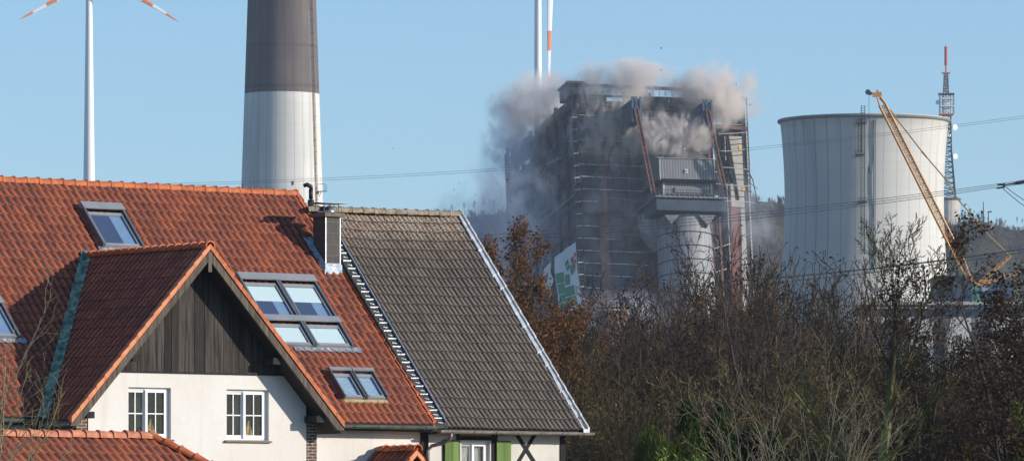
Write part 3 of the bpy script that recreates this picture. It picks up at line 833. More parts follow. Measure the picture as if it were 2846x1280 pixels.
M['stack_white'] = concrete('stack_white', (.60,.58,.54), (.70,.68,.64), .2, .05, 26, drip=(60, 110))
M['stack_brown'] = concrete('stack_brown', (.125,.105,.10), (.195,.165,.15), .45, .06, 26, rows=.11, drip=(100, 130))
M['cool'] = concrete('cooling_concrete', (.53,.51,.47), (.63,.61,.56), .2, .02, 36, drip=(70, 116))
M['rust'] = simple('rust_streak', (.30,.15,.05), .9, scale=1.5, col2=(.45,.33,.20))
M['mast_white'] = simple('turbine_white', (.80,.80,.80), .4, var=.04)
M['mast_red'] = simple('turbine_red', (.78,.22,.08), .5, var=.08)
M['dark_steel'] = simple('dark_steel', (.032,.036,.045), .7, scale=.4)
M['navy'] = simple('navy_cladding', (.030,.050,.075), .6, scale=.25, col2=(.050,.065,.085))
M['pier'] = simple('grey_cladding', (.19,.20,.21), .6, scale=.3, col2=(.12,.13,.15), stretch=(6,6,.4))
t = NT('ribbed_cladding'); s = t.sep(t.coord()); f = t.math('SINE', t.math('MULTIPLY', t.math('ADD', s[0], s[1]), 9.0))
c_ = t.mix(t.smooth(f, -1, 1), (.10,.10,.105), (.22,.215,.21)); c_ = t.mix(t.smooth(t.noise(t.mapv(t.coord(), (1,1,.15)), 1.2, 5), .35, .7, 0, .5), c_, (.12,.115,.11))
t.bsdf(c_, .55, 0); M['ribbed'] = t.m
M['silo'] = simple('silo_sheet', (.29,.29,.29), .6, scale=.9, col2=(.17,.17,.175), stretch=(3,3,.15))
M['oxide'] = simple('red_oxide_steel', (.22,.065,.045), .75, scale=.5, col2=(.13,.045,.035))
M['rusty'] = simple('rusty_steel', (.20,.095,.065), .8, scale=.6, col2=(.085,.045,.038))
M['pale_concrete'] = simple('stair_tower_concrete', (.50,.46,.40), .9, scale=.3, col2=(.38,.35,.31))  # one even beige concrete
M['white_line'] = simple('white_rail', (.72,.72,.70), .6, var=.1)
M['yellow'] = simple('yellow_plastic', (.75,.48,.03), .6, var=.1)
M['crane'] = simple('crane_orange', (.66,.32,.07), .5, scale=1, col2=(.52,.23,.05))
M['teal'] = simple('crane_green', (.03,.25,.18), .5, var=.2)
M['wire'] = simple('wire_grey', (.10,.11,.12), .6)
M['roof_grey'] = simple('dusty_roof', (.22,.20,.19), .9, scale=.6, col2=(.30,.28,.26))

def lathe(prof, n=64, name='', mat=None, parent=None, smooth=True, cap=True):
    mb = MB()
    b = []
    for (r, z) in prof:
        b.append([(r*math.cos(2*math.pi*k/n), r*math.sin(2*math.pi*k/n), z) for k in range(n)])
    for i in range(len(b)-1):
        for k in range(n):
            k2 = (k+1) % n; mb.face([b[i][k], b[i][k2], b[i+1][k2], b[i+1][k]])
    o = mb.build(name, mat, parent, smooth=smooth, recalc=True)
    return o

# ------------------------------------------------------------ ground, hill
gm = simple('meadow_soil', (.075,.085,.035), .95, scale=.02, col2=(.060,.050,.030), detail=8)
mb = MB(); mb.face([(-9000, -400, 0), (9000, -400, 0), (9000, 9000, 0), (-9000, 9000, 0)])
g = mb.build('ground', gm); tag(g, kind='structure')
def hill_top(X):      # crest height by position across
    xs = [-1200, -300, -120, -43, -33, 0, 60, 98, 113, 165, 190, 205, 230, 320, 900]
    zs = [60, 105, 130, 139, 142, 145, 147, 150, 149, 141, 141, 139, 137, 130, 90]
    return float(np.interp(X, xs, zs))
NX, NY = 420, 60
from mathutils import noise as mn
vs = []; fs = []
for j in range(NY+1):
    v = j/NY; Y = 1850 + 900*v
    prof = min(1, max(0, v/.58)); prof = prof*prof*(3-2*prof)
    for i in range(NX+1):
        X = -700 + 1400*i/NX
        h = hill_top(X)*prof
        if v < .62: h += (mn.fractal(Vector((X*.02, Y*.02, 0)), 1.0, 2.0, 5)*9 + mn.noise(Vector((X*.12, Y*.12, 3)))*2.0)*prof*(1 - max(0, (v-.5)/.12))
        vs.append((X, Y, h-.5))
for j in range(NY):
    for i in range(NX):
        a = j*(NX+1)+i; fs.append((a, a+1, a+NX+2, a+NX+1))
me = bpy.data.meshes.new('hill'); me.from_pydata(vs, [], fs); me.polygons.foreach_set('use_smooth', [True]*len(fs))
t = NT('hill_scrub'); o = t.coord()
n1 = t.noise(o, .012, 6, .6); n2 = t.noise(o, .09, 6, .7); 
c_ = t.mix(t.smooth(n1, .42, .58), (.085,.070,.045), (.090,.095,.045)); c_ = t.mix(t.smooth(n2, .4, .62), (.045,.038,.032), c_)
t.bsdf(c_, .95, 0, t.bump(n2, 1.0, 4.0), .1)
hill = link('hill', me, t.m); tag(hill, kind='structure')
def hill_z(X, v):
    prof = min(1, max(0, v/.58)); prof = prof*prof*(3-2*prof); return hill_top(X)*prof
# rough scrub over the slope: nobody could count it
rg = np.random.RandomState(3)
mb_v = []; mb_f = []
nb = 11000
for i in range(nb):
    X = rg.uniform(-330, 330); v = rg.uniform(.15, .60); Y = 1850+900*v
    prof = min(1, v/.58); prof = prof*prof*(3-2*prof)
    z = hill_z(X, v) + (mn.fractal(Vector((X*.02, Y*.02, 0)), 1.0, 2.0, 5)*9)*prof*(1 - max(0, (v-.5)/.12))
    s_ = rg.uniform(.9, 3.0)*(1.0 if v < .56 else .5)
    for k in range(9):
        a = rg.uniform(0, 6.28); r_ = s_*.55; ox, oy = r_*math.cos(a)*rg.uniform(.1,1), r_*math.sin(a)*rg.uniform(.1,1)
        h = s_*rg.uniform(.7, 1.3); w_ = s_*rg.uniform(.02,.09); a2 = rg.uniform(0, 3.14)
        bx, by = X+ox*.4, Y+oy*.4; tx, ty = X+ox*1.5, Y+oy*1.5
        i0 = len(mb_v)
        mb_v += [(bx, by, z-1.5), (tx-w_*math.cos(a2), ty-w_*math.sin(a2), z+h*.7), (tx, ty, z+h), (tx+w_*math.cos(a2), ty+w_*math.sin(a2), z+h*.6)]
        mb_f.append((i0, i0+1, i0+2, i0+3))
me = bpy.data.meshes.new('scrub'); me.from_pydata(mb_v, [], mb_f)
sm = simple('scrub_twigs', (.10,.080,.055), .9, scale=.05, col2=(.060,.050,.038), spec=.1)
tag(link('hillside_scrub', me, sm), 'brown winter scrub covering the slope of the hill', 'scrub', kind='stuff')

# ------------------------------------------------------------ wind turbines
def blade(L, root_r, parent, segs):
    """blade along +Z with colour bands"""
    N = 24
    prof = []
    for i in range(N+1):
        f = i/N; ch = root_r*(1.0 if f < .04 else (2.3-1.9*(f-.15)/.85 if f > .15 else 1+1.3*(f-.04)/.11)); 
        if f > .93: ch *= 1-(f-.93)/.07*.75
        th = ch*.28*(1.6 if f < .08 else 1)*(1-.5*f)
        prof.append((f*L, ch, th, -.012*L*f*f))
    mb = MB(); n = 10; rings = []
    for (z, ch, th, dy) in prof:
        rings.append([(ch*(.5*math.cos(2*math.pi*k/n)-.18), dy+th*.5*math.sin(2*math.pi*k/n), z) for k in range(n)])
    for i in range(N):
        f = (i+.5)/N; mb.cur = 1 if any(a <= f <= b for a, b in segs) else 0
        for k in range(n):
            k2 = (k+1) % n; mb.face([rings[i][k], rings[i][k2], rings[i+1][k2], rings[i+1][k]])
    return mb.build('blade', [M['mast_white'], M['mast_red']], parent, smooth=True)
def turbine(px, Y, py_hub, wtop, wbot, rotor_R, ang0, yaw, label, hub_dx=0):
    b = P(px, HY, Y); hub = P(px, py_hub, Y)
    r = empty('wind_turbine', (b.x, b.y, 0)); H = hub.z
    k = Y/F
    tag(r, label, 'wind turbine', 'wind turbines behind the power station')
    lathe([(wbot*k/2, 0), (wbot*k/2*.93, H*.33), ((wbot*.45+wtop*.55)*k/2, H*.68), (wtop*k/2*.95, H-1)], 40, 'tower', M['mast_white'], r)
    c, s = math.cos(yaw), math.sin(yaw)      # rotor axis points toward (s,-c)
    hb = Vector((hub_dx*k, 0, H))
    mb = MB(); ax = Vector((s, -c, 0))
    n0 = Vector((0,0,H)) - ax*3
    mb.tube([n0, n0+ax*2, hb+ax*2.0, hb+ax*3.0], [1.2, 1.9, 1.8, 1.4], 12); mb.build('nacelle', M['mast_white'], r, smooth=True)
    hubc = hb + ax*3.6
    h = empty('hub', (0,0,0)); bpy.data.objects.remove(h)
    mb = MB(); mb.tube([hubc-ax*1.0, hubc, hubc+ax*1.2, hubc+ax*1.9], [1.4, 1.5, 1.0, .2], 14); ho = mb.build('hub', M['mast_white'], r, smooth=True)
    for i in range(3):
        bl = blade(rotor_R, 1.0*min(rotor_R, 40)/30, r, [(.83, 1.0), (.56, .67)])
        th = ang0 + i*2*math.pi/3
        # local Z -> blade direction in rotor plane, local Y -> -axis
        u = Vector((c, s, 0)); d = u*math.sin(th) + Vector((0,0,1))*math.cos(th)
        xv = (-ax).cross(d)
        m = Matrix((xv, -ax, d)).transposed().to_4x4(); m.translation = hubc
        bl.matrix_local = m
    return r
turbine(247.5, 1400, -68, 19, 46, 25.7*1400/1600*1.14, math.pi, R(8), 'white wind turbine with red-banded blades left of the tall chimney stack', hub_dx=14) if False else None
t1 = turbine(247.5, 1400, -66, 17, 47, 256*1400/F, 0.0, R(10), 'white wind turbine with red banded blades left of the tall chimney stack', hub_dx=24)
t2 = turbine(1495, 2300, -150, 19, 27, 440*2300/F, math.pi+.015, R(20), 'white wind turbine half hidden behind the dust of the collapsing boiler house', hub_dx=24)

# ------------------------------------------------------------ tall stack
SY = 1300.0; k = SY/F; sb = P(783.5, HY, SY)
stack = empty('chimney_stack', (sb.x, sb.y, 0)); tag(stack, 'tall round concrete stack, brown above a white lower part', 'chimney stack')
rad = lambda py: (104 + (py-262)*.0335)*k
zz = lambda py: CAMZ + (HY-py)*k
ys = [HY+20, 1200, 800, 535, 400, 262]
lathe([(rad(q), max(0, zz(q))) for q in ys], 96, 'lower_shaft', M['stack_white'], stack)
lathe([(rad(q), zz(q)) for q in (262, 100, -200, -600, -1000)] + [(rad(-1000)*.9, zz(-1000)), (rad(-1000)*.9, zz(-900))], 96, 'upper_shaft', M['stack_brown'], stack)
# ladder with cage, and rust below it
th = math.asin((872-783.5)/104)
def onstack(py, off=0.0, dth=0.0):
    r_ = rad(py)+off; a = th+dth; return Vector((r_*math.sin(a), -r_*math.cos(a), zz(py)))
mb = MB()
for dth in (-.022, .022):
    mb.tube([onstack(q, .35, dth) for q in (600, 262, -200, -990)], .045, 4)
for q in np.arange(-300, 560, 5.5):
    mb.bar(onstack(q, .35, -.022), onstack(q, .35, .022), .06, .06)
for q in np.arange(-300, 560, 33): mb.bar(onstack(q, 0, 0), onstack(q, .6, 0), .25, .08)
mb.build('ladder', M['dark_steel'], stack)
mb = MB()
pts = [264, 330, 400, 470, 535, 600]
for i in range(5):
    w0 = [.034,.03,.045,.03,.036,.022][i]; w1 = [.034,.03,.045,.03,.036,.022][i+1]
    mb.face([onstack(pts[i], .04, -w0), onstack(pts[i], .04, w0), onstack(pts[i+1], .04, w1), onstack(pts[i+1], .04, -w1)])
mb.build('rust_streak', M['rust'], stack)
mb = MB(); c0 = onstack(520, .0, .10)
n_ = Vector((math.sin(th+.1), -math.cos(th+.1), 0))
for q in (515, 535):
    p = onstack(q, 0, .10); mb.bar(p, p+n_*1.9, .1, .1)
p = onstack(535, 0, .10); mb.bar(p, p+n_*2.0, 1.4, .12)
for e in (-.6, 0, .6): 
    s_ = n_.cross(Vector((0,0,1))); mb.bar(p+n_*1.9+s_*e, p+n_*1.9+s_*e+Vector((0,0,1.5)), .07, .07)
mb.bar(p+n_*.8, p+n_*.3-Vector((0,0,1.2)), .1, .1)
mb.build('platform', M['dark_steel'], stack)
for (px, py) in ((672+4, 516), (672+4, 524), (819, 512), (819, 518)):
    a = math.asin((px-783.5)/112.5); mb = MB(); r_ = rad(py)
    q = Vector((r_*math.sin(a), -r_*math.cos(a), zz(py))); mb.box(q.x-.14, q.x+.14, q.y-.25, q.y+.1, q.z-.2, q.z+.2); mb.build('warning_lamp', M['oxide'], stack)

# ------------------------------------------------------------ cooling tower
CY = 1500.0; k = CY/F; cb = P(2402, HY, CY)
ct = empty('cooling_tower', (cb.x, cb.y, 0)); tag(ct, 'pale concrete cooling tower with a flared rim behind the lattice crane', 'cooling tower')
zc = lambda py: CAMZ + (HY-py)*k
prof = []
for py in np.linspace(1560, 344, 40):
    d = (py-560)/1.0
    r_ = 221*math.sqrt(1+(d/645.0)**2) if d < 0 else 221*math.sqrt(1+(d/700.0)**2)
    prof.append((r_*k, zc(py)))
rimr = 238*k
prof2 = prof + [(rimr*.995, zc(340)), (rimr*1.0, zc(337)), (rimr*1.003, zc(333)), (rimr*.96, zc(333)), (rimr*.945, zc(360)), (rimr*.9, zc(500))]
lathe(prof2, 120, 'shell', M['cool'], ct)
lathe([(rimr*.985, zc(343)), (rimr*1.012, zc(341)), (rimr*1.014, zc(335)), (rimr*.97, zc(334.5))], 120, 'rim_band', simple('rim_concrete', (.20,.19,.17), .9, scale=.1), ct)
def onct(px, py, off=0):
    r_ = np.interp(-py, [-HY, -344], [0, 1]); 
    rr = float(np.interp(zc(py), [p[1] for p in prof], [p[0] for p in prof]))+off
    a = math.asin(max(-1, min(1, (px-2402)*k/rr))); return Vector((rr*math.sin(a), -rr*math.cos(a), zc(py)))
mb = MB()
for dx in (-5, 5):
    for (a, b, sh) in ((312, 440, 2384), (350, 440, 2376), (440, 720, 2384)):
        mb.tube([onct(sh+dx, max(a, 346), .8) if a > 340 else Vector((onct(sh+dx, 346, .8).x, onct(sh+dx, 346, .8).y, zc(a))), onct(sh+dx, b, .8)], .10, 4)
for q in np.arange(314, 720, 6):
    sh = 2384; p_ = onct(sh-5, max(q, 346), .8); p2 = onct(sh+5, max(q, 346), .8); p_.z = p2.z = zc(q); mb.bar(p_, p2, .12, .12)
for q in np.arange(352, 440, 6):
    mb.bar(onct(2371, q, .8), onct(2381, q, .8), .12, .12)
mb.build('ladder', M['dark_steel'], ct)
for (x0, x1, q) in ((2366, 2393, 360), (2364, 2388, 446), (2372, 2396, 575)):
    mb = MB(); a = onct(x0, q, .6); b = onct(x1, q, .6); mb.bar(a, b, 1.3, .35)
    for xx in np.linspace(x0, x1, 6):
        p_ = onct(float(xx), q, 1.0); mb.bar(p_, p_+Vector((0,0,1.1)), .09, .09)
    mb.bar(onct(x0, q, 1.0)+Vector((0,0,1.1)), onct(x1, q, 1.0)+Vector((0,0,1.1)), .09, .09)
    mb.build('platform', M['dark_steel'], ct)
mb = MB()
for px in (2414, 2418): mb.tube([onct(px, q, .2) for q in (350, 450, 600, 760)], .10, 5)
mb.build('drain_pipe', M['dark_steel'], ct)

# ------------------------------------------------------------ lattice helpers
def lattice(mb, p0, p1, w0, w1, n, r=.1, r2=.05, side=None, tri=False):
    p0 = Vector(p0); p1 = Vector(p1); d = (p1-p0).normalized()
    a = (side or Vector((0,1,0))); a = (a - d*a.dot(d)).normalized(); b = d.cross(a)
    def ring(f):
        w = (w0+(w1-w0)*f)/2; c = p0+(p1-p0)*f
        return [c+a*w*i+b*w*j for (i, j) in ((-1,-1), (1,-1), (1,1), (-1,1))]
    rs = [ring(i/n) for i in range(n+1)]
    for k_ in range(4): mb.tube([rs[0][k_], rs[-1][k_]], r, 4)
    for i in range(n):
        for k_ in range(4):
            k2 = (k_+1) % 4
            if i % 2: mb.tube([rs[i][k_], rs[i+1][k2]], r2, 3, False)
            else: mb.tube([rs[i][k2], rs[i+1][k_]], r2, 3, False)
            mb.tube([rs[i][k_], rs[i][k2]], r2, 3, False)

# ------------------------------------------------------------ radio tower on the hill
TY = 2350.0; k = TY/F; tb = P(2631, 610, TY); 
rt = empty('radio_tower', (tb.x, tb.y, tb.z-6)); tag(rt, 'red and white lattice radio tower with dishes behind the cooling tower', 'radio tower')
L = lambda px, py: Vector(((px-2631)*k, 0, zc2(py)))
zc2 = lambda py: (CAMZ+(HY-py)*k) - (tb.z-6)
mb = MB(); x0, x1 = (2598-2631)*k, (2668-2631)*k
n = 20
for i in range(n):
    a = 2*math.pi*i/n; b = 2*math.pi*(i+1)/n; r_ = (x1-x0)/2; cx = (x0+x1)/2
    mb.face([(cx+r_*math.cos(a), r_*math.sin(a), 0), (cx+r_*math.cos(b), r_*math.sin(b), 0), (cx+r_*math.cos(b), r_*math.sin(b), zc2(557)), (cx+r_*math.cos(a), r_*math.sin(a), zc2(557))])
mb.build('base_drum', M['pale_concrete'], rt)
mb = MB(); mb.tube([(cx, 0, zc2(557)), (cx, 0, zc2(551))], r_*1.06, 20); mb.build('deck', M['dark_steel'], rt)
mbs = MB(); lattice(mbs, L(2633, 552), L(2631, 420), 44*k, 26*k, 9, .28, .16); lattice(mbs, L(2631, 420), L(2631, 322), 26*k, 22*k, 8, .25, .15)
mbs.build('lattice_mast', M['dark_steel'], rt)
mbs = MB(); lattice(mbs, L(2630, 322), L(2629, 262), 20*k, 15*k, 6, .25, .15); mbs.build('lattice_mast', M['mast_white'], rt)
mbs = MB(); lattice(mbs, L(2629, 262), L(2629, 205), 14*k, 9*k, 7, .22, .16)
for q in range(212, 262, 7): mbs.bar(L(2620, q), L(2638, q), .15, .15)
mbs.build('lattice_mast', simple('faded_red_steel', (.16,.06,.06), .7), rt)
for (q, xa, xb, nm) in ((262, 2614, 2651, 0), (275, 2617, 2649, 1), (296, 2612, 2650, 1), (318, 2610, 2650, 2), (203, 2618, 2640, 2)):
    mb = MB(); A = L(xa, q); B = L(xb, q); c_ = (A+B)/2
    mb.box(A.x, B.x, -abs(B.x-A.x)/2, abs(B.x-A.x)/2, A.z-.25, A.z+.25)
    mb.build('platform', [M['dark_steel'], M['mast_white'], M['mast_red']][nm], rt)
mb = MB()
for px in (2612, 2620, 2641, 2650):
    for y in (-2.2, 2.2): mb.bar(L(px, 318)+Vector((0,y,0)), L(px, 258)+Vector((0,y,0)), .22, .22)
mb.build('cage_posts', M['dark_steel'], rt)
mb = MB(); mb.tube([L(2629, 205), L(2629, 182)], .3, 8); mb.tube([L(2629, 182), L(2629, 130)], .65, 10); mb.tube([L(2629, 130), L(2629, 124)], .12, 5); mb.build('antenna', simple('antenna_red', (.50,.09,.05), .6), rt)
for (px, py, r_, m, sx) in ((2609, 263, 4.2, 'zinc', -1), (2606, 285, 7.0, 'white_paint', -1), (2654, 354, 7.5, 'zinc', 1), (2638, 375, 5.5, 'white_paint', 1), (2655, 435, 7.5, 'white_paint', 1), (2643, 400, 3, 'zinc', 1)):
    c_ = L(px, py); R_ = r_*k; mb = MB(); ax = Vector((sx*.5, -.8, .0)).normalized()
    c_ = c_ + Vector((0, -1.5, 0))
    mb.tube([c_, c_-ax*.8*R_*.7], [R_, R_*.35], 16); mb.tube([c_-ax*.5, L(2631, py)], .15, 4); mb.build('dish', M[m], rt)

# ------------------------------------------------------------ lattice crane
KY = 1380.0; k = KY/F
K = lambda px, py, dy=0: P(px, py, KY+dy) - Vector((kb.x, kb.y, 0))
kb = P(2703, HY, KY)
cr = empty('lattice_crane', (kb.x, kb.y, 0)); tag(cr, 'orange lattice boom crane with a green carriage in front of the cooling tower', 'crane')
foot = K(2700, 786); tip = K(2441, 268); d = (tip-foot)
mb = MB(); f1 = foot+d*.10; f2 = foot+d*.96
w = 19*k
lattice(mb, f1, f2, w*1.0, w*.9, 46, .24, .10, side=Vector((0,1,0)))
bpar = d.normalized().cross(Vector((0,1,0)))
for (i, j) in ((-1,-1), (1,-1), (1,1), (-1,1)):
    mb.tube([foot+Vector((0, .4*i, 0))+bpar*.3*j, f1+Vector((0, i*w*.45, 0))+bpar*j*w*.45], .18, 4)
    mb.tube([f2+Vector((0, i*w*.41, 0))+bpar*j*w*.41, tip+Vector((0, i*.4, 0))+bpar*.35*j], .18, 4)
for f_ in (.28, .46, .64, .82):
    c_ = foot+d*f_
    for e in (-1, 1): mb.bar(c_+bpar*w*.45*e-Vector((0,w*.45,0)), c_+bpar*w*.45*e+Vector((0,w*.45,0)), .35, .35)
mb.build('boom', M['crane'], cr)
mb = MB(); a = K(2450, 262); b = K(2425, 264); mb.bar(a, b, 1.0, 1.1); mb.bar(K(2436, 250), K(2450, 268), .4, .4); mb.build('boom_head', M['crane'], cr)
mb = MB(); c_ = K(2412, 256); mb.tube([c_+Vector((0,-.5,0)), c_+Vector((0,.5,0))], 7.2*k, 16); c_ = K(2419, 260); mb.tube([c_+Vector((0,-.4,0)), c_+Vector((0,.4,0))], 5*k, 14)
mb.build('sheave', M['dark_steel'], cr)
mb = MB(); mb.tube([K(2415, 262), K(2416, 470)], .05, 4); mb.build('hoist_rope', M['wire'], cr)
mb = MB(); mb.tube([K(2416, 462), K(2416, 465), K(2416, 478), K(2416, 483)], [.15, .30, .30, .1], 8); mb.build('hook_block', M['dark_steel'], cr)
mt = K(2807, 711); mb = MB()
pend = [K(2444, 272), K(2478, 312), K(2568, 428), K(2630, 500), K(2655, 545), K(2700, 597), K(2752, 658), mt]
for y in (-.5, .5): mb.tube([p+Vector((0, y, 0)) for p in pend], .12, 4)
for (qa, qb) in ((1, .06), (2, .06), (3, .06), (4, .06), (5, .06)):
    p = pend[qa]; dd = (pend[qa+1]-p).normalized(); mb.bar(p-dd*.9, p+dd*.9, 1.2, .35)
mb.build('pendant_rods', simple('pendant_paint', (.42,.27,.10), .6), cr)
for (pxy, nm) in (((2807, 711), 'gantry_mast'), ((2832, 757), 'gantry_mast')):
    mb = MB(); A = K(2716, 792); B = K(*pxy); dd = (B-A).normalized(); s_ = dd.cross(Vector((0,1,0)))
    for y in (-1.1, 1.1):
        for e in (-.32, .32): mb.bar(A+Vector((0,y,0))+s_*e, B+Vector((0,y*.6,0))+s_*e, .22, .3)
    for f_ in np.linspace(.05, 1, 9): 
        c_ = A+(B-A)*float(f_); mb.bar(c_-Vector((0,1.1,0)), c_+Vector((0,1.1,0)), .3, .9)
    mb.build(nm, M['crane'], cr)
mb = MB(); mb.bar(K(2704, 790), K(2724, 790), 2.4, 1.0); mb.bar(K(2703, 768), K(2712, 790), .3, .4); mb.bar(K(2745, 795), K(2758, 808), .3, .3); mb.build('boom_pivot', M['crane'], cr)
mb = MB(); lattice(mb, K(2709, 868), K(2709, 806), 14*k, 10*k, 6, .22, .12)
a = K(2709, 800); mb.box(a.x-9*k, a.x+9*k, -1.5, 1.5, a.z-8*k, a.z+6*k); mb.tube([K(2716, 815), K(2724, 840), K(2718, 868)], .15, 4)
mb.box(a.x-6*k, a.x+6*k, -1.5, 1.5, 0, K(2709, 868).z); mb.build('carriage', M['teal'], cr)
mb = MB(); a = K(2735, 800); mb.box(a.x-7*k, a.x+9*k, -1.4, 1.4, a.z-9*k, a.z+6*k); mb.build('cab', simple('crane_cab', (.30,.36,.42), .4), cr)

# ------------------------------------------------------------ buildings by the crane
def block(name, px0, px1, py0, py1, Y, depth, mat, root, kind='box'):
    o = root.location; a = P(px0, py0, Y); b = P(px1, py1, Y)
    mb = MB(); mb.box(a.x-o.x, b.x-o.x, Y-o.y, Y-o.y+depth, max(0, b.z), a.z); return mb.build(name, mat, root)
r0 = P(2700, HY, 1420); bb = empty('blue_shed', (r0.x, 1420, 0)); tag(bb, 'dark blue metal shed behind the green crane carriage', 'shed')
M['shed_blue'] = simple('blue_sheet', (.055,.085,.14), .6, scale=.2, col2=(.040,.060,.10), stretch=(5,1,.3))
block('wall', 2602, 2650, 769, 900, 1420, 20, M['navy'], bb); block('wall', 2650.4, 2808, 767, 900, 1418, 20, M['shed_blue'], bb)
block('lower_annex', 2740, 2808, 800, 900, 1414, 3.5, simple('blue_panel', (.03,.10,.24), .6), bb)
block('roof', 2598, 2812, 765, 768.4, 1417, 24, M['dark_steel'], bb)
for px in (2652, 2790): block('vent', px, px+6, 758, 764.8, 1424, 2, M['zinc'], bb)
r0 = P(2600, HY, 1330); bd = empty('conveyor_bridge', (r0.x, 1330, 0)); tag(bd, 'long pale conveyor bridge with a blue fascia above the white building', 'conveyor bridge')
block('deck', 2380, 3000, 837, 846, 1330, 12, M['pale_concrete'], bd)
block('fascia', 2380, 3000, 858, 875, 1332, 10, M['shed_blue'], bd)
block('red_stripe', 2380, 2700, 855.5, 857.6, 1331, 10, M['mast_red'], bd)
for px in range(2384, 3000, 22): block('bracket', px, px+4, 846.2, 855, 1333, 8, M['zinc'], bd)
for px in range(2395, 3000, 13):
    block('stanchion', px, px+1, 828, 836.8, 1330.5, .12, M['dark_steel'], bd)
block('handrail', 2380, 3000, 827, 828, 1330.5, .12, M['dark_steel'], bd)
for px in range(2440, 2990, 190): block('support', px, px+10, 875.2, 1560, 1335, 4, M['pale_concrete'], bd)
r0 = P(2650, HY, 1350); wb = empty('white_hall', (r0.x, 1350, 0)); tag(wb, 'white industrial hall seen through the bare trees at lower right', 'industrial hall')
M['hall_white'] = simple('white_sheet', (.72,.71,.68), .6, scale=.1, col2=(.60,.59,.57), stretch=(1,1,6))
for (a, b, dy) in ((2484, 2520, 5), (2520.4, 2594, 0), (2640.4, 2700, 0), (2760, 2846, 4)):
    block('wall', a, b, 878, 1560, 1350+dy, 30, M['hall_white'], wb)
block('wall', 2594.4, 2640, 880, 1560, 1362, 20, M['ribbed'], wb); block('wall', 2700.4, 2759.6, 880, 1560, 1360, 20, M['ribbed'], wb)
block('wall', 2300, 2483.6, 900, 1560, 1362, 20, M['pier'], wb)
for px in (2533, 2560, 2660): 
    for py in (930, 985): block('louvre', px, px+14, py, py+8, 1349.7, .4, M['shed_blue'], wb)
# little hut and poles on the hill crest
r0 = P(2755, 622, 2330); hut = empty('hilltop_hut', (r0.x, 2330, r0.z-6)); tag(hut, 'small white hut on the crest of the hill right of the radio tower', 'hut')
k = 2330/F; mb = MB(); mb.box(-7*k, 7*k, 0, 4, 0, 6+4*k); mb.build('wall', M['white_paint'], hut)
mb = MB(); mb.box(-8*k, 8*k, -.5, 4.5, 6+4*k+.01, 6+5*k); mb.build('roof', M['roof_grey'], hut)
for (px, top, lab) in ((2733, 560, 'thin tall pole on the hill crest left of the white hut'), (2747, 586, 'short pole with a crossarm on the hill crest beside the white hut')):
    r0 = P(px, 618, 2320); q = P(px, top, 2320); mb = MB(); mb.tube([(0,0,-4), (0,0,q.z-r0.z)], [.35, .15], 6)
    if px == 2747: mb.bar((-.3,0,q.z-r0.z-.5), (1.4,0,q.z-r0.z-.2), .3, .5)
    o = mb.build('pole', M['dark_steel']); o.location = r0; tag(o, lab, 'pole')
# ------------------------------------------------------------ collapsing boiler house
def V3(*a): return Vector(a)
ey = V3(-.27, .945, -.17).normalized(); v0 = V3(.01, 0, 1); ezz = (v0 - ey*v0.dot(ey)).normalized(); exx = ey.cross(ezz).normalized()
BH = 121.0
C0_ = P(1592, 252, 1400.0)
Mx = Matrix((exx, ey, ezz)).transposed().to_4x4(); Mx.translation = C0_ - ezz*BH
boil = empty('boiler_house', mat=Mx)
tag(boil, 'tilting steel boiler house collapsing in a cloud of grey dust', 'boiler house')
fp = lambda px, py, d=0.0: on_plane(boil, px, py, (0, -d, 0), (0,1,0))
sp = lambda px, py, x=0.0: on_plane(boil, px, py, (x, 0, 0), (1,0,0))
BWd = fp(2066, 262).x
t = NT('torn_cladding'); s = t.sep(t.coord('UV')); o = t.coord()
w = t.white(t.comb(s[0], 3.0, 7.0)); n = t.noise(t.mapv(o, (1,1,.25)), .5, 5)
c_ = t.mix(w[0], (.016,.024,.042), (.042,.052,.074)); c_ = t.mix(t.smooth(n, .4, .65), c_, (.040,.034,.040)); c_ = t.mix(t.smooth(w[0], .86, .88, 0, .6), c_, (.13,.055,.045))
t.bsdf(c_, .6, 0, None, .25); M['torn'] = t.m
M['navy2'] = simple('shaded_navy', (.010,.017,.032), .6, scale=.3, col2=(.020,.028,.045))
rr = random.Random(11)
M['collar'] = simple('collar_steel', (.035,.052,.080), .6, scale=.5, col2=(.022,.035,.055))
# front cladding cells with gaps
mb = MB(); nxp = 16; zs_ = [BH-1.2-i*3.0 for i in range(40)]
for i in range(nxp):
    x0 = .6+(BWd-1.2)*i/nxp; x1 = .6+(BWd-1.2)*(i+1)/nxp
    for j in range(39):
        miss = .50 if 2 < j < 9 else .12
        if x0 > 26 and j > 6: miss = .8
        if 17 < x0 < 24 and j > 27: miss = .6
        if rr.random() < miss: continue
        dy = rr.uniform(0, .25)
        mb.box(x0+.04, x1-.04, dy, dy+.15, zs_[j+1]+.12, zs_[j]-.05, uvr=rr.random()*99)
mb.build('front_cladding', M['torn'], boil)
mb = MB(); mb.box(.8, BWd-7.5, 3.0, 3.4, 0, BH-2); mb.build('inner_wall', M['navy2'], boil)
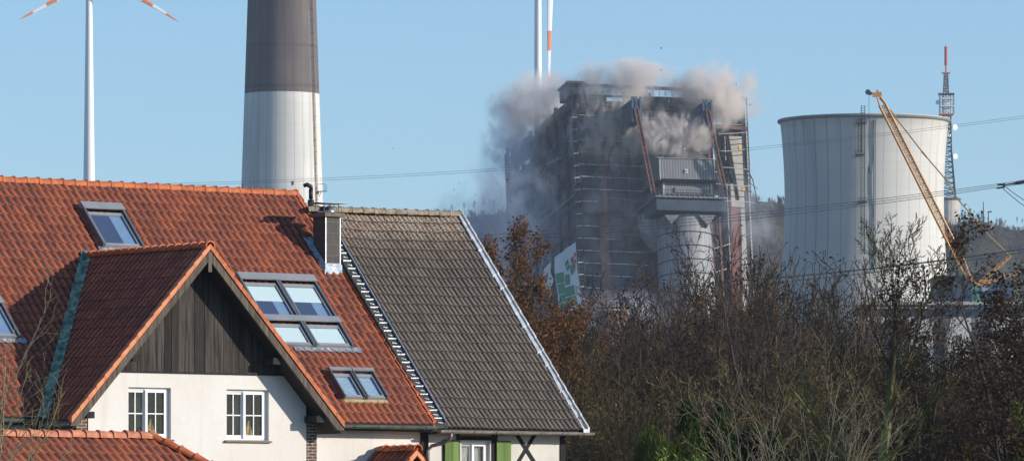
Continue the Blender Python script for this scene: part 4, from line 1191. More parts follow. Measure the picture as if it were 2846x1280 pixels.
# side cladding
mb = MB(); nyp = 12; SDp = 60.0
for i in range(nyp):
    y0 = SDp*i/nyp; y1 = SDp*(i+1)/nyp
    for j in range(39):
        if rr.random() < (.35 if j < 8 else .10): continue
        dx = rr.uniform(0, .3)
        mb.box(dx, dx+.15, y0+.12, y1-.1, zs_[j+1]+.1, zs_[j]-.05, uvr=rr.random()*99)
mb.build('side_cladding', M['torn'], boil)
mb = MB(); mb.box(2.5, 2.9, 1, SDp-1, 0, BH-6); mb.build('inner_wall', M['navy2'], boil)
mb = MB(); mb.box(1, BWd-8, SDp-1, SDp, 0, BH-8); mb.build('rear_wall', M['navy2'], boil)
for y in np.linspace(0, SDp, 9):
    mb = MB(); mb.box(-.45, .45, y-.35, y+.35, 0, BH-rr.uniform(0, 2.5)); mb.build('column', M['dark_steel'], boil)
for j in range(1, 38, 2):
    mb = MB(); z = zs_[j]; mb.bar((-.25, 0, z), (-.25, SDp*rr.uniform(.7, 1), z+rr.uniform(-.6,.6)), .22, .28); mb.build('side_rail', M['dark_steel'], boil)
mb = MB(); mb.bar((-.5, .3, BH-26), (-.5, 34, BH-26), .4, .7); mb.bar((-.5, .3, BH-52), (-.5, 40, BH-54), .4, .8); mb.build('crane_beam', M['navy'], boil)
for (x, m, wd, ztop) in ((7.0, 'oxide', 1.1, BH-3), (13, 'dark_steel', .6, BH), (19.5, 'dark_steel', .6, BH), (26.5, 'dark_steel', .7, BH-1), (BWd-9.6, 'oxide', .6, BH-14), (BWd-4.8, 'dark_steel', .55, BH-4), (BWd-.4, 'dark_steel', .9, BH)):
    mb = MB(); mb.box(x-wd/2, x+wd/2, -.5, .3, 0, ztop); mb.build('column', M[m], boil)
a = fp(1662, 600); b = fp(1692, 900); mb = MB(); mb.box(a.x, b.x, -1.2, -.55, b.z-20, a.z); mb.build('oxide_duct', M['oxide'], boil)
# corner ladder tower with rungs
for (x0_, nm) in ((-.6, 'corner_ladder'), (BWd-1.1, 'corner_ladder')):
    mb = MB()
    for x in (x0_, x0_+1.5):
        mb.bar((x, -.9, 20), (x, -.9, BH-.5), .22, .22)
    for z in np.arange(21, BH, 1.0): mb.bar((x0_-.1, -.9, z), (x0_+1.6, -.9, z+rr.uniform(-.1,.1)), .12, .14)
    mb.build(nm, M['dark_steel'], boil)
mb = MB()
for z in np.arange(24, BH-4, 3.0): mb.bar((-.75, -1.1, z), (.5, -1.1, z+.15), .10, .13)
mb.build('ladder_hoops', M['white_line'], boil)
for i in range(20):
    z = BH-4.6-i*4.4; x0_ = rr.uniform(.5, 8); x1_ = x0_+rr.uniform(8, 22); mb = MB(); mb.bar((x0_, -.62, z), (min(x1_, BWd-1), -.62, z+rr.uniform(-1.2, .6)), .3, rr.choice((.22, .35))); mb.build('steel_beam', M[rr.choice(('dark_steel', 'rusty', 'dark_steel', 'oxide'))], boil)
for i in range(22):
    x0_ = rr.uniform(3, BWd-3); z = BH-rr.uniform(4, 80); mb = MB(); mb.bar((x0_, -.7, z), (x0_+rr.uniform(-4, 4), -.7, z-rr.uniform(3, 8)), .22, .25); mb.build('hanging_beam', M[rr.choice(('dark_steel', 'rusty'))], boil)
for i in range(26):
    y0_ = rr.uniform(1, 40); z = BH-rr.uniform(4, 80); mb = MB(); mb.bar((-.35, y0_, z), (-.35, y0_+rr.uniform(5, 18), z+rr.uniform(-3, 3)), .22, .3); mb.build('steel_beam', M[rr.choice(('dark_steel', 'dark_steel', 'pier'))], boil)
# white edge lines along the front
for i in range(24):
    z = BH-6.2-i*3.06; L_ = rr.choice((5, 9, 14, 17)) if i > 6 else rr.choice((14, 20, 28))
    mb = MB(); x = .4; zc_ = z
    while x < L_:
        x2 = min(L_, x+rr.uniform(1, 3.2)); z2 = z - .012*x2 + rr.uniform(-.05,.05)
        mb.bar((x, -.75, zc_), (x2, -.75, z2), .07, rr.choice((.07, .10, .16))); zc_ = z2; x = x2 + rr.choice((0, 0, .25))
    mb.build('edge_rail', M['white_line'], boil)
for (x0_, x1_, py, m, h) in ((8, 27, 315, 'oxide', .5), (17, 31, 351, 'oxide', .5), (31.5, BWd+.3, 351, 'rusty', .8), (.4, 30, 300, 'dark_steel', .25), (1, 30, 600, 'dark_steel', .5)):
    z = fp(1800, py).z; mb = MB(); mb.bar((x0_, -.8, z+.2), (x1_, -.8, z), .5, h); mb.build('cross_girder', M[m], boil)
# parapet rail and roof hut
mb = MB(); z = BH+1.0
mb.bar((-1.5, -.6, z+.3), (29.5, -.6, z+.1), .35, .8)
for x in np.arange(1, 29, 1.6): mb.bar((x, -.6, BH-.8), (x, -.6, z), .10, .10)
mb.bar((0, -.4, BH-1.2), (BWd, -.4, BH-1.2), .5, .5)
mb.build('parapet', M['dark_steel'], boil)
a = fp(1583, 228); b = fp(1630, 246)
mb = MB(); mb.box(a.x, b.x, 1, 9, BH-1, a.z); mb.box(a.x-.4, b.x+.3, .6, 9.4, a.z+.01, a.z+.5); mb.build('roof_hut', M['pier'], boil)
mb = MB(); mb.box(.5, BWd-8, .5, SDp-.5, BH-2.6, BH-2.2); mb.build('roof', M['roof_grey'], boil)
mb = MB()
for i in range(8):
    a = V3(4+rr.uniform(0, 26), 2+rr.uniform(0,30), BH-2); mb.bar(a, a+V3(rr.uniform(-2,2), 0, rr.uniform(1.5, 4)), .25, .25)
mb.build('roof_vents', M['dark_steel'], boil)
# two projecting box girders with ties
def girder(pxe, pye, drop, d=14.0):
    e = fp(pxe, pye, d); mb = MB(); w = 1.0
    mb.hexa([(e.x-w, -d, e.z-drop), (e.x+w, -d, e.z-drop), (e.x-w, .5, e.z-6.5), (e.x+w, .5, e.z-6.5),
             (e.x-w, -d, e.z), (e.x+w, -d, e.z), (e.x-w, .5, e.z+.4), (e.x+w, .5, e.z+.4)])
    o = mb.build('projecting_girder', M['navy'], boil)
    mb = MB()
    for s_ in (-1, 1): mb.bar((e.x+s_*w, -d-.1, e.z+.5), (e.x+s_*w*1.0, -d-.1, e.z-drop-.6), .35, .5)
    mb.bar((e.x, -d-.2, e.z+.5), (e.x-.4, -d-.2, e.z-5.5), .3, .5); mb.bar((e.x-.7, -d-.2, e.z+.5), (e.x+1.1, -d-.2, e.z-5), .3, .4)
    mb.build('end_plate', M['shed_blue'], o)
    return e
ga = girder(1768, 275, 5.2); gb = girder(1965, 284, 5.2)
def tie(p, q, d=14.6, m='rusty', w=.9):
    a = fp(*p, d); b = fp(*q, d-1.0); mb = MB(); A = V3(a.x, -d, a.z); B = V3(b.x, -(d-1.0), b.z); s_ = V3(1,0,0)
    for e in (-w/2, w/2): mb.bar(A+s_*e, B+s_*e, .3, .4, (0,1,0))
    n_ = 16
    for i in range(n_):
        f0 = A+(B-A)*i/n_; f1 = A+(B-A)*(i+1)/n_; mb.bar(f0+s_*(-w/2 if i%2 else w/2), f1+s_*(w/2 if i%2 else -w/2), .15, .2, (0,1,0))
    mb.bar(A+V3(0,.4,0), B+V3(0,.4,0), w*.9, .12, (0,1,0))
    mb.build('tie_beam', M[m], boil)
tie((1768, 300), (1816, 537)); tie((1966, 305), (2013, 520))
tie((2016, 350), (2050, 555), 1.5, 'dark_steel', .6)
a = fp(1986, 358, .9); b = fp(2008, 520, .9); mb = MB(); mb.hexa([(x, y, z) for (z, sh) in ((b.z, 1.6), (a.z, 0)) for y in (-.9, -.6) for x in (a.x+sh-.2, b.x-1.2+sh)]); mb.build('oxide_panel', M['oxide'], boil)
# filter house on brackets
D1 = 14.0
def solid(px0, px1, py0, py1, d, back, mat, name, rise=0.0, parent=None):
    a = fp(px0, py0, d); b = fp(px1, py1, d); mb = MB()
    mb.hexa([(x, y, z) for (k_) in (0, 1) for y in (-d, back) for x in (a.x, b.x) for z in ((b.z, a.z + (rise if y == back else 0))[k_],)])
    return mb.build(name, mat, parent or boil)
solid(1832, 1988, 441, 500, D1, 2.0, M['ribbed'], 'filter_house', rise=6.0)
fh = boil.children[-1]
solid(1829, 1991, 437, 443, D1+.3, -D1+.4, M['pale_concrete'], 'eaves_trim', parent=fh)
for (x0_, x1_) in ((1832, 1836.5), (1983.5, 1988.5)): solid(x0_, x1_, 443.4, 499, D1+.25, -D1-.02, M['pale_concrete'], 'corner_trim', parent=fh)
solid(1903, 1911, 470, 480, D1+.3, -D1-.02, M['white_paint'], 'number_plate', parent=fh)
mb = MB(); a = fp(1907, 475, D1+.36)
mb.box(a.x-.03, a.x+.03, -D1-.36, -D1-.31, a.z-.28, a.z+.28); mb.box(a.x-.22, a.x-.16, -D1-.36, -D1-.31, a.z-.28, a.z+.28); mb.box(a.x+.14, a.x+.20, -D1-.36, -D1-.31, a.z-.28, a.z+.28)
mb.build('plate_marks', M['dark_steel'], fh)
solid(1826, 1996, 500.6, 506, D1+.8, 0, M['dark_steel'], 'ledge')
solid(1842, 1982, 507, 542, D1-1.0, 0, M['ribbed'], 'lower_house')
solid(1876, 1950, 520, 536, D1-.6, -D1+1.1, M['pier'], 'louvre_bank')
for (x0_, x1_) in ((1842, 1849), (1974, 1981)): solid(x0_, x1_, 507, 542, D1-.8, -D1+1.05, M['pale_concrete'], 'corner_trim')
solid(1822, 2022, 542, 552, D1+3.0, 2, M['pier'], 'walkway')
solid(1824, 2020, 552.6, 588, D1+2.4, 1.8, M['collar'], 'walkway_girder')
solid(1826, 2006, 588.6, 596, D1+.5, 1, M['navy2'], 'walkway_girder')
a = fp(1822, 542, D1+3); b = fp(2022, 522, D1+3); mb = MB()
for x in np.linspace(a.x, b.x, 24): mb.bar((x, -D1-2.9, a.z), (x, -D1-2.9, a.z+1.5), .09, .09)
for h in (.75, 1.5): mb.bar((a.x, -D1-2.9, a.z+h), (b.x, -D1-2.9, a.z+h), .09, .09)
for y in np.linspace(-D1-2.9, 0, 12): mb.bar((a.x, y, a.z), (a.x, y, a.z+1.5), .09, .09)
mb.bar((a.x, -D1-2.9, a.z+1.5), (a.x, 0, a.z+1.5), .09, .09)
mb.build('railing', M['dark_steel'], boil)
mb = MB()
for x in np.linspace(a.x+1, b.x-1, 14): mb.box(x-.08, x+.08, -D1-3.1, -D1-2.95, a.z-.5, a.z+.4)
mb.build('bracket_row', M['pier'], boil)
# silo
c0 = fp(1900, 600, 7.5); sr = 6.75
mb = MB(); n = 40
rings = []
zt0 = fp(1900, 592, D1).z
for z in (zt0, 0):
    rings.append([(c0.x + sr*math.cos(2*math.pi*k_/n), -7.6+sr*math.sin(2*math.pi*k_/n), z) for k_ in range(n)])
for k_ in range(n):
    k2 = (k_+1) % n; mb.face([rings[0][k_], rings[0][k2], rings[1][k2], rings[1][k_]])
silo = mb.build('silo', M['silo'], boil, smooth=True, recalc=True)
for i in range(1, 16):
    z = zt0-4.5-i*3.35+3.35; mb = MB()
    mb.tube([(c0.x + (sr+.08)*math.cos(2*math.pi*k_/n), -7.6+(sr+.08)*math.sin(2*math.pi*k_/n), z) for k_ in range(n+1)], .12, 4, False); mb.build('ring', M['dark_steel'], silo)
for (pa, pb, pc) in (((1848, 597), (1888, 597), (1866, 622)), ((1942, 597), (1990, 597), (1968, 626))):
    mb = MB(); q = [fp(*p_, D1+.9) for p_ in (pa, pb, pc)]; mb.face([(v.x, -D1-.9, v.z) for v in q]); 
    mb.face([(q[0].x, -D1-.9, q[0].z), (q[2].x, -D1-.9, q[2].z), (q[2].x, -7, q[2].z-2), (q[0].x, -2, q[0].z)])
    mb.build('gusset', M['pier'], silo)
# hopper behind, left of the silo
a = fp(1800, 600, 4); mb = MB()
for (z0_, z1_, r0_, r1_) in ((a.z, a.z-5, 5.0, 4.2), (a.z-5, a.z-9, 4.2, 1.5)):
    for k_ in range(16):
        t0, t1_ = 2*math.pi*k_/16, 2*math.pi*(k_+1)/16; cx = a.x+2.5; cyy = -4
        mb.face([(cx+r0_*math.cos(t0), cyy+r0_*math.sin(t0), z0_), (cx+r0_*math.cos(t1_), cyy+r0_*math.sin(t1_), z0_), (cx+r1_*math.cos(t1_), cyy+r1_*math.sin(t1_), z1_), (cx+r1_*math.cos(t0), cyy+r1_*math.sin(t0), z1_)])
mb.build('hopper', M['pier'], boil)
# right hand side: stair tower, oxide column, bent rails
a = fp(2012, 345, -4); b = fp(2078, 345, -4); mb = MB(); mb.box(a.x, b.x, 4, 11, 0, a.z); mb.build('stair_tower', M['pale_concrete'], boil)
for (p, q, w_, m) in (((2044, 575), (2040, 760), 2.6, 'oxide'), ((2054, 590), (2052, 760), .8, 'dark_steel'), ((1998, 590), (2004, 690), .5, 'rusty')):
    A = fp(*p, 2.0); B = fp(*q, 2.0); mb = MB(); mb.bar((A.x, -2, A.z), (B.x, -2, B.z-20 if p[1] < 600 else B.z), w_, .8, (0,1,0)); mb.build('leaning_column', M[m], boil)
for (p, q, m, w_) in (((1793, 722), (1768, 768), 'rusty', 1.0), ((1810, 722), (1822, 800), 'rusty', .35), ((1816, 742), (1836, 738), 'rusty', .3), ((1757, 782), (1745, 850), 'oxide', .9), ((1760, 760), (1770, 800), 'dark_steel', .4), ((1815, 755), (1832, 748), 'rusty', .3)):
    A = fp(*p, 1.5); B = fp(*q, 1.5); mb = MB(); mb.bar((A.x, -1.5, A.z), (B.x, -1.5, B.z), w_, .5, (0,1,0)); mb.build('broken_beam', M[m], boil)
for i in range(15):
    py = 372+i*15.5; mb = MB(); x0p = 1995+rr.uniform(-4, 6); x1p = 2066+max(0, i-4)*3.4+rr.uniform(-1, 1)
    pts = []
    for f_ in np.linspace(0, 1, 9):
        q = fp(x0p+(x1p-x0p)*f_, py + 3*math.sin(math.pi*f_)*(1 if i % 2 else .3) + (10*f_**2 if i > 4 else 0), 1.6); pts.append((q.x, -1.6-f_*1.5, q.z))
    mb.tube(pts, .10, 4); mb.build('bent_rail', M['white_line'] if i % 3 == 0 else M['dark_steel'], boil)
mb = MB()
pts = [fp(x, y, 2.5) for (x, y) in ((2070, 455), (2092, 500), (2105, 560), (2106, 640))]; mb.tube([(q.x, -2.5, q.z) for q in pts], .14, 4)
for (x, y) in ((2085, 490), (2095, 515), (2103, 545), (2106, 575), (2107, 605), (2106, 632)):
    q = fp(x, y, 2.5); mb.bar((q.x-1.2, -2.5, q.z+.8), (q.x+.9, -2.5, q.z-.9), .13, .13)
mb.build('bent_ladder', M['dark_steel'], boil)
for i in range(5):
    py = 640+i*33; mb = MB(); pts = []
    for f_ in np.linspace(0, 1, 7):
        q = fp(1985+75*f_, py + 18*(1-f_)**1.5 + rr.uniform(-1,1), 2.2); pts.append((q.x, -2.2, q.z))
    mb.tube(pts, .10, 4); mb.build('bent_rail', M['white_line'] if i % 2 else M['dark_steel'], boil)
for (px, py) in ((2056, 412), (2066, 525)):
    q = fp(px, py, 2.0); mb = MB(); mb.box(q.x-.35, q.x+.35, -2.3, -1.7, q.z-.55, q.z+.55); mb.build('yellow_sheet', M['yellow'], boil)
for (px, py, w_, h_) in ((1410, 412, .5, 30), (1424, 415, .6, 34)):
    q = on_plane(boil, px, py, (0, SDp-.5, 0), (0,1,0)); mb = MB(); mb.bar((q.x, SDp-.5, q.z), (q.x+.5, SDp-.5, q.z-h_), w_, .6)
    for i in range(9): mb.bar((q.x-.6, SDp-.6, q.z-i*3.0), (q.x+1.4, SDp-.6, q.z-i*3.0-.4), .25, .3)
    mb.build('broken_column', M['dark_steel'], boil)
# orange tank top in front of the foot
q0 = P(1702, 860, 1330); tk = empty('rust_tank', (q0.x, 1330, 0)); tag(tk, 'rusty round tank top just behind the bare trees at the foot of the boiler house', 'tank')
k = 1330/F
lathe([(44*k, 0), (44*k, CAMZ+(HY-852)*k), (30*k, CAMZ+(HY-846)*k), (3*k, CAMZ+(HY-843)*k)], 36, 'shell', M['rusty'], tk)
mb = MB()
for zq in (852, 862): mb.tube([(44.5*k*math.cos(a_), 44.5*k*math.sin(a_), CAMZ+(HY-zq)*k) for a_ in np.linspace(0, 2*math.pi, 37)], .15, 4, False)
mb.build('rim', M['pale_concrete'], tk)

# ---- banner hanging on the side wall
def banner(corners, x, name, label, marks):
    TL, TR, BR_, BL_ = [sp(*c, x) for c in corners]
    inv = None
    root = empty(name, mat=boil.matrix_world)
    def Bp(u, v, off=0.0):
        a = TL.lerp(TR, u); b = BL_.lerp(BR_, u); p_ = a.lerp(b, v)
        return Vector((x - off - .25*math.sin(v*9+u*4)*(.3+v) - .12*math.sin(u*13+v*5), p_.y, p_.z))
    mb = MB(); n = 24
    for i in range(n):
        for j in range(n): mb.face([Bp(i/n, j/n), Bp((i+1)/n, j/n), Bp((i+1)/n, (j+1)/n), Bp(i/n, (j+1)/n)])
    mb.build('cloth', simple(name+'_cloth', (.74,.74,.76), .9, var=.06), root, smooth=True)
    for (m, polys) in marks:
        mb = MB()
        for (u0, u1, v0_, v1_, sk) in polys:
            nn = 4
            for i in range(nn):
                for j in range(nn):
                    f = lambda a_, b_: Bp(u0+(u1-u0)*a_, v0_+(v1_-v0_)*b_+sk*a_, .12)
                    mb.face([f(i/nn, j/nn), f((i+1)/nn, j/nn), f((i+1)/nn, (j+1)/nn), f(i/nn, (j+1)/nn)])
        mb.build('emblem', m, root)
    tag(root, label, 'banner', 'banners on the boiler house')
    return root
G_ = simple('banner_green', (.015,.24,.12), .8, var=.1); R_ = simple('banner_red', (.50,.035,.06), .8, var=.1)
banner(((1541, 716), (1599, 671), (1622, 884), (1556, 908)), -.9, 'wall_banner', 'large white banner with green and red squares hanging by the building corner',
  [(G_, [(.04,.34,.24,.38,.03), (.04,.34,.395,.54,.03), (.40,.60,.33,.47,.02), (.64,.78,.24,.36,.03), (.80,.92,.26,.37,-.03), (.06,.36,.555,.66,.03), (.38,.80,.50,.63,.03), (.08,.36,.675,.80,.03), (.38,.82,.645,.77,.03), (.47,.62,.18,.235,-.03), (.50,.64,.25,.30,-.03)]),
   (R_, [(.70,.84,.16,.235,-.01), (.88,.98,.125,.18,.01), (.72,.85,.25,.33,-.01), (.89,.97,.21,.26,.01)])])
banner(((1512, 748), (1531, 726), (1535, 790), (1514, 812)), -.9, 'wall_banner', 'narrow white banner with a red patch to the left of the large one', [(R_, [(.0,.55,.30,.62,.0)])])

# ------------------------------------------------------------ flying fragments
k = 1370/F
frag = [(1838,134,4), (1837,195,3), (2085,291,4), (1410,295,3), (1435,291,3), (1432,250,2.5), (1092,412,3), (1275,507,3), (1262,527,3.5), (1322,540,3), (1410,500,6), (1413,508,3.5), (1405,482,2.5), (1388,483,2.5), (1838,394,4), (1902,412,5), (2048,232,6), (520,389,2), (1290,398,2), (1345,430,2), (1310,350,2), (1375,330,2.4), (1910,430,3), (1925,432,3), (2095,330,2), (1360,400,2), (1420,560,3)]
words = ['dark fragment of debris in the sky high above the boiler house', ]
for i, (px, py, s_) in enumerate(frag):
    mb = MB(); rq = random.Random(i); w_ = s_*k
    c = [V3((-1)**(b+1)*w_*rq.uniform(.25,.6), ((b >> 1) % 2*2-1)*w_*.3, ((b >> 2)*2-1)*w_*rq.uniform(.2,.5)) for b in range(8)]
    mb.hexa(c)
    light = px in (1838, 1902, 2048, 1910, 1925) and py > 200
    o = mb.build('debris_fragment', M['white_line'] if light else M['dark_steel']); o.location = P(px, py, 1366 if px > 1600 else 1385)
    o.rotation_euler = (rq.random()*3, rq.random()*3, rq.random()*3)
    if light: l_ = 'pale fragment of debris flying in front of the dust cloud'; g_ = 'pale debris fragments'
    elif px < 1600: l_ = 'dark fragment of debris thrown out left of the boiler house'; g_ = 'dark debris fragments on the left'
    else: l_ = 'dark fragment of debris in the air above or right of the boiler house'; g_ = 'dark debris fragments above'
    tag(o, l_, 'debris', g_)

# ------------------------------------------------------------ dust
def dust(px, py, Y, rx, rz, ry, dens, col, label, sc_=.09, lo=.10, hi=.72, aniso=.2, soft=1.1, seed=0, zs=.85):
    k = Y/F
    t = NT('dust_material'); o = t.coord(); vl = t.n.new('ShaderNodeVectorMath'); vl.operation = 'LENGTH'; t.l.new(o, vl.inputs[0])
    pos = t.new('ShaderNodeNewGeometry').outputs['Position']
    pv = t.mapv(pos, (1, .6, zs), loc=(seed*13.1, seed*7.7, seed*3.3))
    n = t.noise(pv, sc_*1.15, 8, .70, .9)
    f = t.math('ADD', t.math('SUBTRACT', 1.0, vl.outputs['Value']), t.math('MULTIPLY', t.math('SUBTRACT', n, .5), soft*2))
    d = t.smooth(f, lo, hi)
    edge = t.smooth(vl.outputs['Value'], .75, 1.0, 1.0, 0.0)
    n2 = t.smooth(t.noise(pv, sc_*2.6, 5, .65, .5), .36, .62, .05, 1.4)
    d = t.math('MULTIPLY', t.math('MULTIPLY', d, edge), t.math('MULTIPLY', n2, dens))
    v = t.n.new('ShaderNodeVolumePrincipled'); v.inputs['Color'].default_value = rgba(col); v.inputs['Anisotropy'].default_value = aniso
    t.l.new(d, v.inputs['Density']); t.l.new(v.outputs[0], t.out.inputs['Volume'])
    bm = bmesh.new(); bmesh.ops.create_icosphere(bm, subdivisions=3, radius=1.0)
    me = bpy.data.meshes.new('dust_cloud'); bm.to_mesh(me); bm.free()
    ob = link('dust_cloud', me, t.m); ob.location = P(px, py, Y); ob.scale = (rx*k, ry*k, rz*k)
    tag(ob, label, 'dust cloud', kind='stuff'); return ob
BE_ = (.93,.87,.82); GR = (.80,.81,.86); BL2 = (.70,.76,.86)
DU = []
dust(1490, 290, 1420, 160, 115, 190, .22, BE_, 'thick brown dust rolling off the top left corner of the boiler house', seed=1)
dust(1440, 400, 1428, 130, 190, 210, .11, GR, 'grey dust swirling along the left edge of the boiler house', seed=2)
dust(1730, 232, 1403, 270, 85, 110, .30, BE_, 'thin beige dust above the middle of the boiler house roof', seed=3)
dust(1990, 262, 1404, 160, 120, 160, .50, BE_, 'thick beige dust ball over the top right corner of the boiler house', seed=4)
dust(1700, 350, 1398, 190, 175, 40, .46, BE_, 'streaks of beige dust falling down the upper front of the boiler house', seed=5, sc_=.17, zs=.45)
dust(1870, 375, 1394, 170, 80, 50, .85, BE_, 'pale beige dust billowing above the filter house roof', seed=6, sc_=.20, zs=.6)
dust(1430, 600, 1400, 190, 270, 110, .08, BL2, 'wide blue grey dust veil in front of the shaded side wall', seed=7, sc_=.07)
dust(1350, 600, 1440, 210, 140, 150, .09, BL2, 'faint dust drifting low over the hill left of the boiler house', seed=8, sc_=.06)
dust(1700, 640, 1374, 150, 260, 45, .02, BL2, 'bluish dust veil over the lower front of the boiler house', seed=9, sc_=.10)
dust(1720, 870, 1365, 200, 90, 90, .10, GR, 'low dust rising at the foot of the boiler house behind the trees', seed=10, sc_=.11)
dust(2080, 620, 1378, 110, 200, 90, .06, GR, 'thin dust right of the boiler house beside the bent rails', seed=11, sc_=.08)

# ------------------------------------------------------------ power lines
def wire(pts, Y, r, label, group):
    xs = [p[0] for p in pts]; ys = [p[1] for p in pts]
    co_ = np.polyfit(xs, ys, 2); X = np.linspace(min(xs), max(xs), 50)
    mb = MB(); mb.tube([P(float(x), float(np.polyval(co_, x)), Y) for x in X], r, 5)
    o = mb.build('power_line', M['wire'], smooth=True); tag(o, label, 'power line', group); return o
A_ = [(-300, 519), (350, 507), (900, 490), (1420, 470), (2080, 415), (2846, 322), (3200, 270)]
for dy, lb in ((0, 'upper wire of the thin pair crossing behind the roof and before the stack'), (6, 'lower wire of the thin pair crossing behind the roof and before the stack')):
    wire([(x, y+dy) for x, y in A_], 520, .014, lb, 'thin pair of wires')
B_ = [(800, 690), (1440, 652), (2060, 606), (2400, 562), (2655, 530), (2790, 513), (2850, 505)]
for dy, lb in ((-7, 'top wire of the bundle of three running to the insulator at right'), (1, 'middle wire of the bundle of three running to the insulator at right'), (9, 'lowest wire of the bundle of three running to the insulator at right')):
    wire([(x, y+dy*(1 if x < 2700 else .4)) for x, y in B_], 420, .020, lb, 'bundle of three wires')
C_ = [(2000, 782), (2250, 764), (2420, 746), (2632, 721), (2846, 690), (3100, 650)]
for dy, r_, lb in ((0, .06, 'thick dark cable sloping across the lower right in front of the crane'), (13, .032, 'thinner dark cable just below the thick one at lower right')):
    wire([(x, y+dy*(1-.0) if x < 2600 else y+dy*.6) for x, y in C_], 420, r_, lb, 'thick cables at lower right')
for (a, b, lb) in (((2795, 519), (2875, 572), 'upper thin wire dropping from the insulator to the right edge'), ((2788, 524), (2868, 586), 'lower thin wire dropping from the insulator to the right edge')):
    wire([a, ((a[0]+b[0])/2, (a[1]+b[1])/2+3), b], 420, .03, lb, 'wires dropping from the insulator')
ins = empty('insulator_string', P(2790, 514, 420)); tag(ins, 'dark insulator string with clamps on the wires at the right edge', 'insulator')
kk = 420/F; mb = MB(); mb.tube([(0,0,0), (26*kk, 0, 4*kk), (38*kk, 0, 6*kk), (80*kk, 0, 14*kk)], [.05, .06, .1, .1], 8); mb.build('rod', M['dark_steel'], ins)
mb = MB(); mb.box(-3*kk, 3*kk, -.1, .1, -8*kk, 5*kk); mb.bar((-18*kk,0,2*kk), (0,0,0), .1, .12); mb.bar((-20*kk,0,-9*kk), (0,0,-6*kk), .1, .12); mb.build('clamp', M['dark_steel'], ins)
mb = MB()
for i in range(9): mb.tube([(40*kk+i*.14, 0, 6.4*kk+i*.025), (40*kk+i*.14+.05, 0, 6.4*kk+i*.025+.01)], .17, 10)
mb.build('discs', M['alu_dark'], ins)

# ------------------------------------------------------------ haze
hm = NT('haze_air'); v = hm.n.new('ShaderNodeVolumePrincipled'); v.inputs['Color'].default_value = (.80,.88,1,1); v.inputs['Density'].default_value = HAZE; v.inputs['Anisotropy'].default_value = .1
hm.l.new(v.outputs[0], hm.out.inputs['Volume'])
mb = MB(); mb.box(-3000, 3000, -300, 4200, -1.5, 330)
tag(mb.build('haze', hm.m), 'thin blue winter haze over the whole view', 'haze', kind='stuff')
# ------------------------------------------------------------ bare winter trees
def frame(d):
    a = np.array([0,0,1.0]) if abs(d[2]) < .9 else np.array([1.0,0,0])
    u = np.cross(d, a); u /= np.linalg.norm(u); return u, np.cross(d, u)
def grow(rng, H, r0, stems=1, lean=.1, levels=4, kids=(9, 7, 6, 5), ratio=(.55, .5, .5, .45), ang=(38, 42, 45, 45), trop=.12, wig=.10, start=.25, min_r=.006, spread=0.0):
    P0 = []; P1 = []; R0 = []; R1 = []; LV = []; tips = []
    def branch(p, d, L, r, lv):
        n = (7, 5, 4, 3, 2)[min(lv, 4)]
        st = L/n; pts = [p]; ds = [d]; rs = [r]
        for i in range(n):
            d = d + rng.normal(0, wig*(.55 if lv == 0 else 1+.4*lv), 3); d[2] += trop*(1 if lv else .5)
            d = d/np.linalg.norm(d); p = p + d*st; pts.append(p); ds.append(d)
            rs.append(max(min_r*.7, r*(1-(.75*(i+1)/n if lv else .85*((i+1)/n)**1.4))))
        for i in range(n):
            P0.append(pts[i]); P1.append(pts[i+1]); R0.append(rs[i]); R1.append(rs[i+1]); LV.append(lv)
        if lv >= levels-1:
            tips.append((pts[-1], ds[-1])); tips.append((pts[-2], ds[-2])); return
        k = kids[lv]; k = max(2, int(k + rng.normal(0, .8)))
        ph = rng.uniform(0, 6.28)
        for c in range(k):
            f = (start if lv == 0 else .18) + (1-(start if lv == 0 else .18))*((c+.6)/k)
            x = f*n; i = min(int(x), n-1); q = pts[i] + (pts[i+1]-pts[i])*(x-i); dd = ds[i+1]
            u, v = frame(dd); ph += 2.4 + rng.normal(0, .4); A = math.radians(ang[lv] + rng.normal(0, 8))
            nd = dd*math.cos(A) + (u*math.cos(ph)+v*math.sin(ph))*math.sin(A)
            ll = L*ratio[lv]*(1.15-.65*f)*rng.uniform(.75, 1.2); rr_ = max(min_r, (rs[i]+(rs[i+1]-rs[i])*(x-i))*(.42 if lv == 0 and stems < 3 else .6))
            branch(q, nd, ll, rr_, lv+1)
    for s in range(stems):
        a = rng.uniform(0, 6.28); t_ = lean*rng.uniform(.3, 1) if stems > 1 else lean*rng.uniform(0, 1)
        d = np.array([math.cos(a)*t_, math.sin(a)*t_, 1.0]); d /= np.linalg.norm(d)
        p = np.array([math.cos(a)*spread*rng.uniform(.1,1), math.sin(a)*spread*rng.uniform(.1,1), -.1])
        branch(p, d, H*rng.uniform(.72, .95), r0*rng.uniform(.6, 1) if stems > 1 else r0, 0)
    return np.array(P0), np.array(P1), np.array(R0), np.array(R1), np.array(LV), tips
def mesh_np(name, V, Fc, k, smooth=False):
    me = bpy.data.meshes.new(name)
    me.vertices.add(len(V)); me.vertices.foreach_set('co', np.ascontiguousarray(V, dtype=np.float32).ravel())
    me.loops.add(len(Fc)*k); me.loops.foreach_set('vertex_index', np.ascontiguousarray(Fc, dtype=np.int32).ravel())
    me.polygons.add(len(Fc)); me.polygons.foreach_set('loop_start', np.arange(len(Fc), dtype=np.int32)*k)
    if smooth: me.polygons.foreach_set('use_smooth', np.ones(len(Fc), dtype=bool))
    me.update(); return me
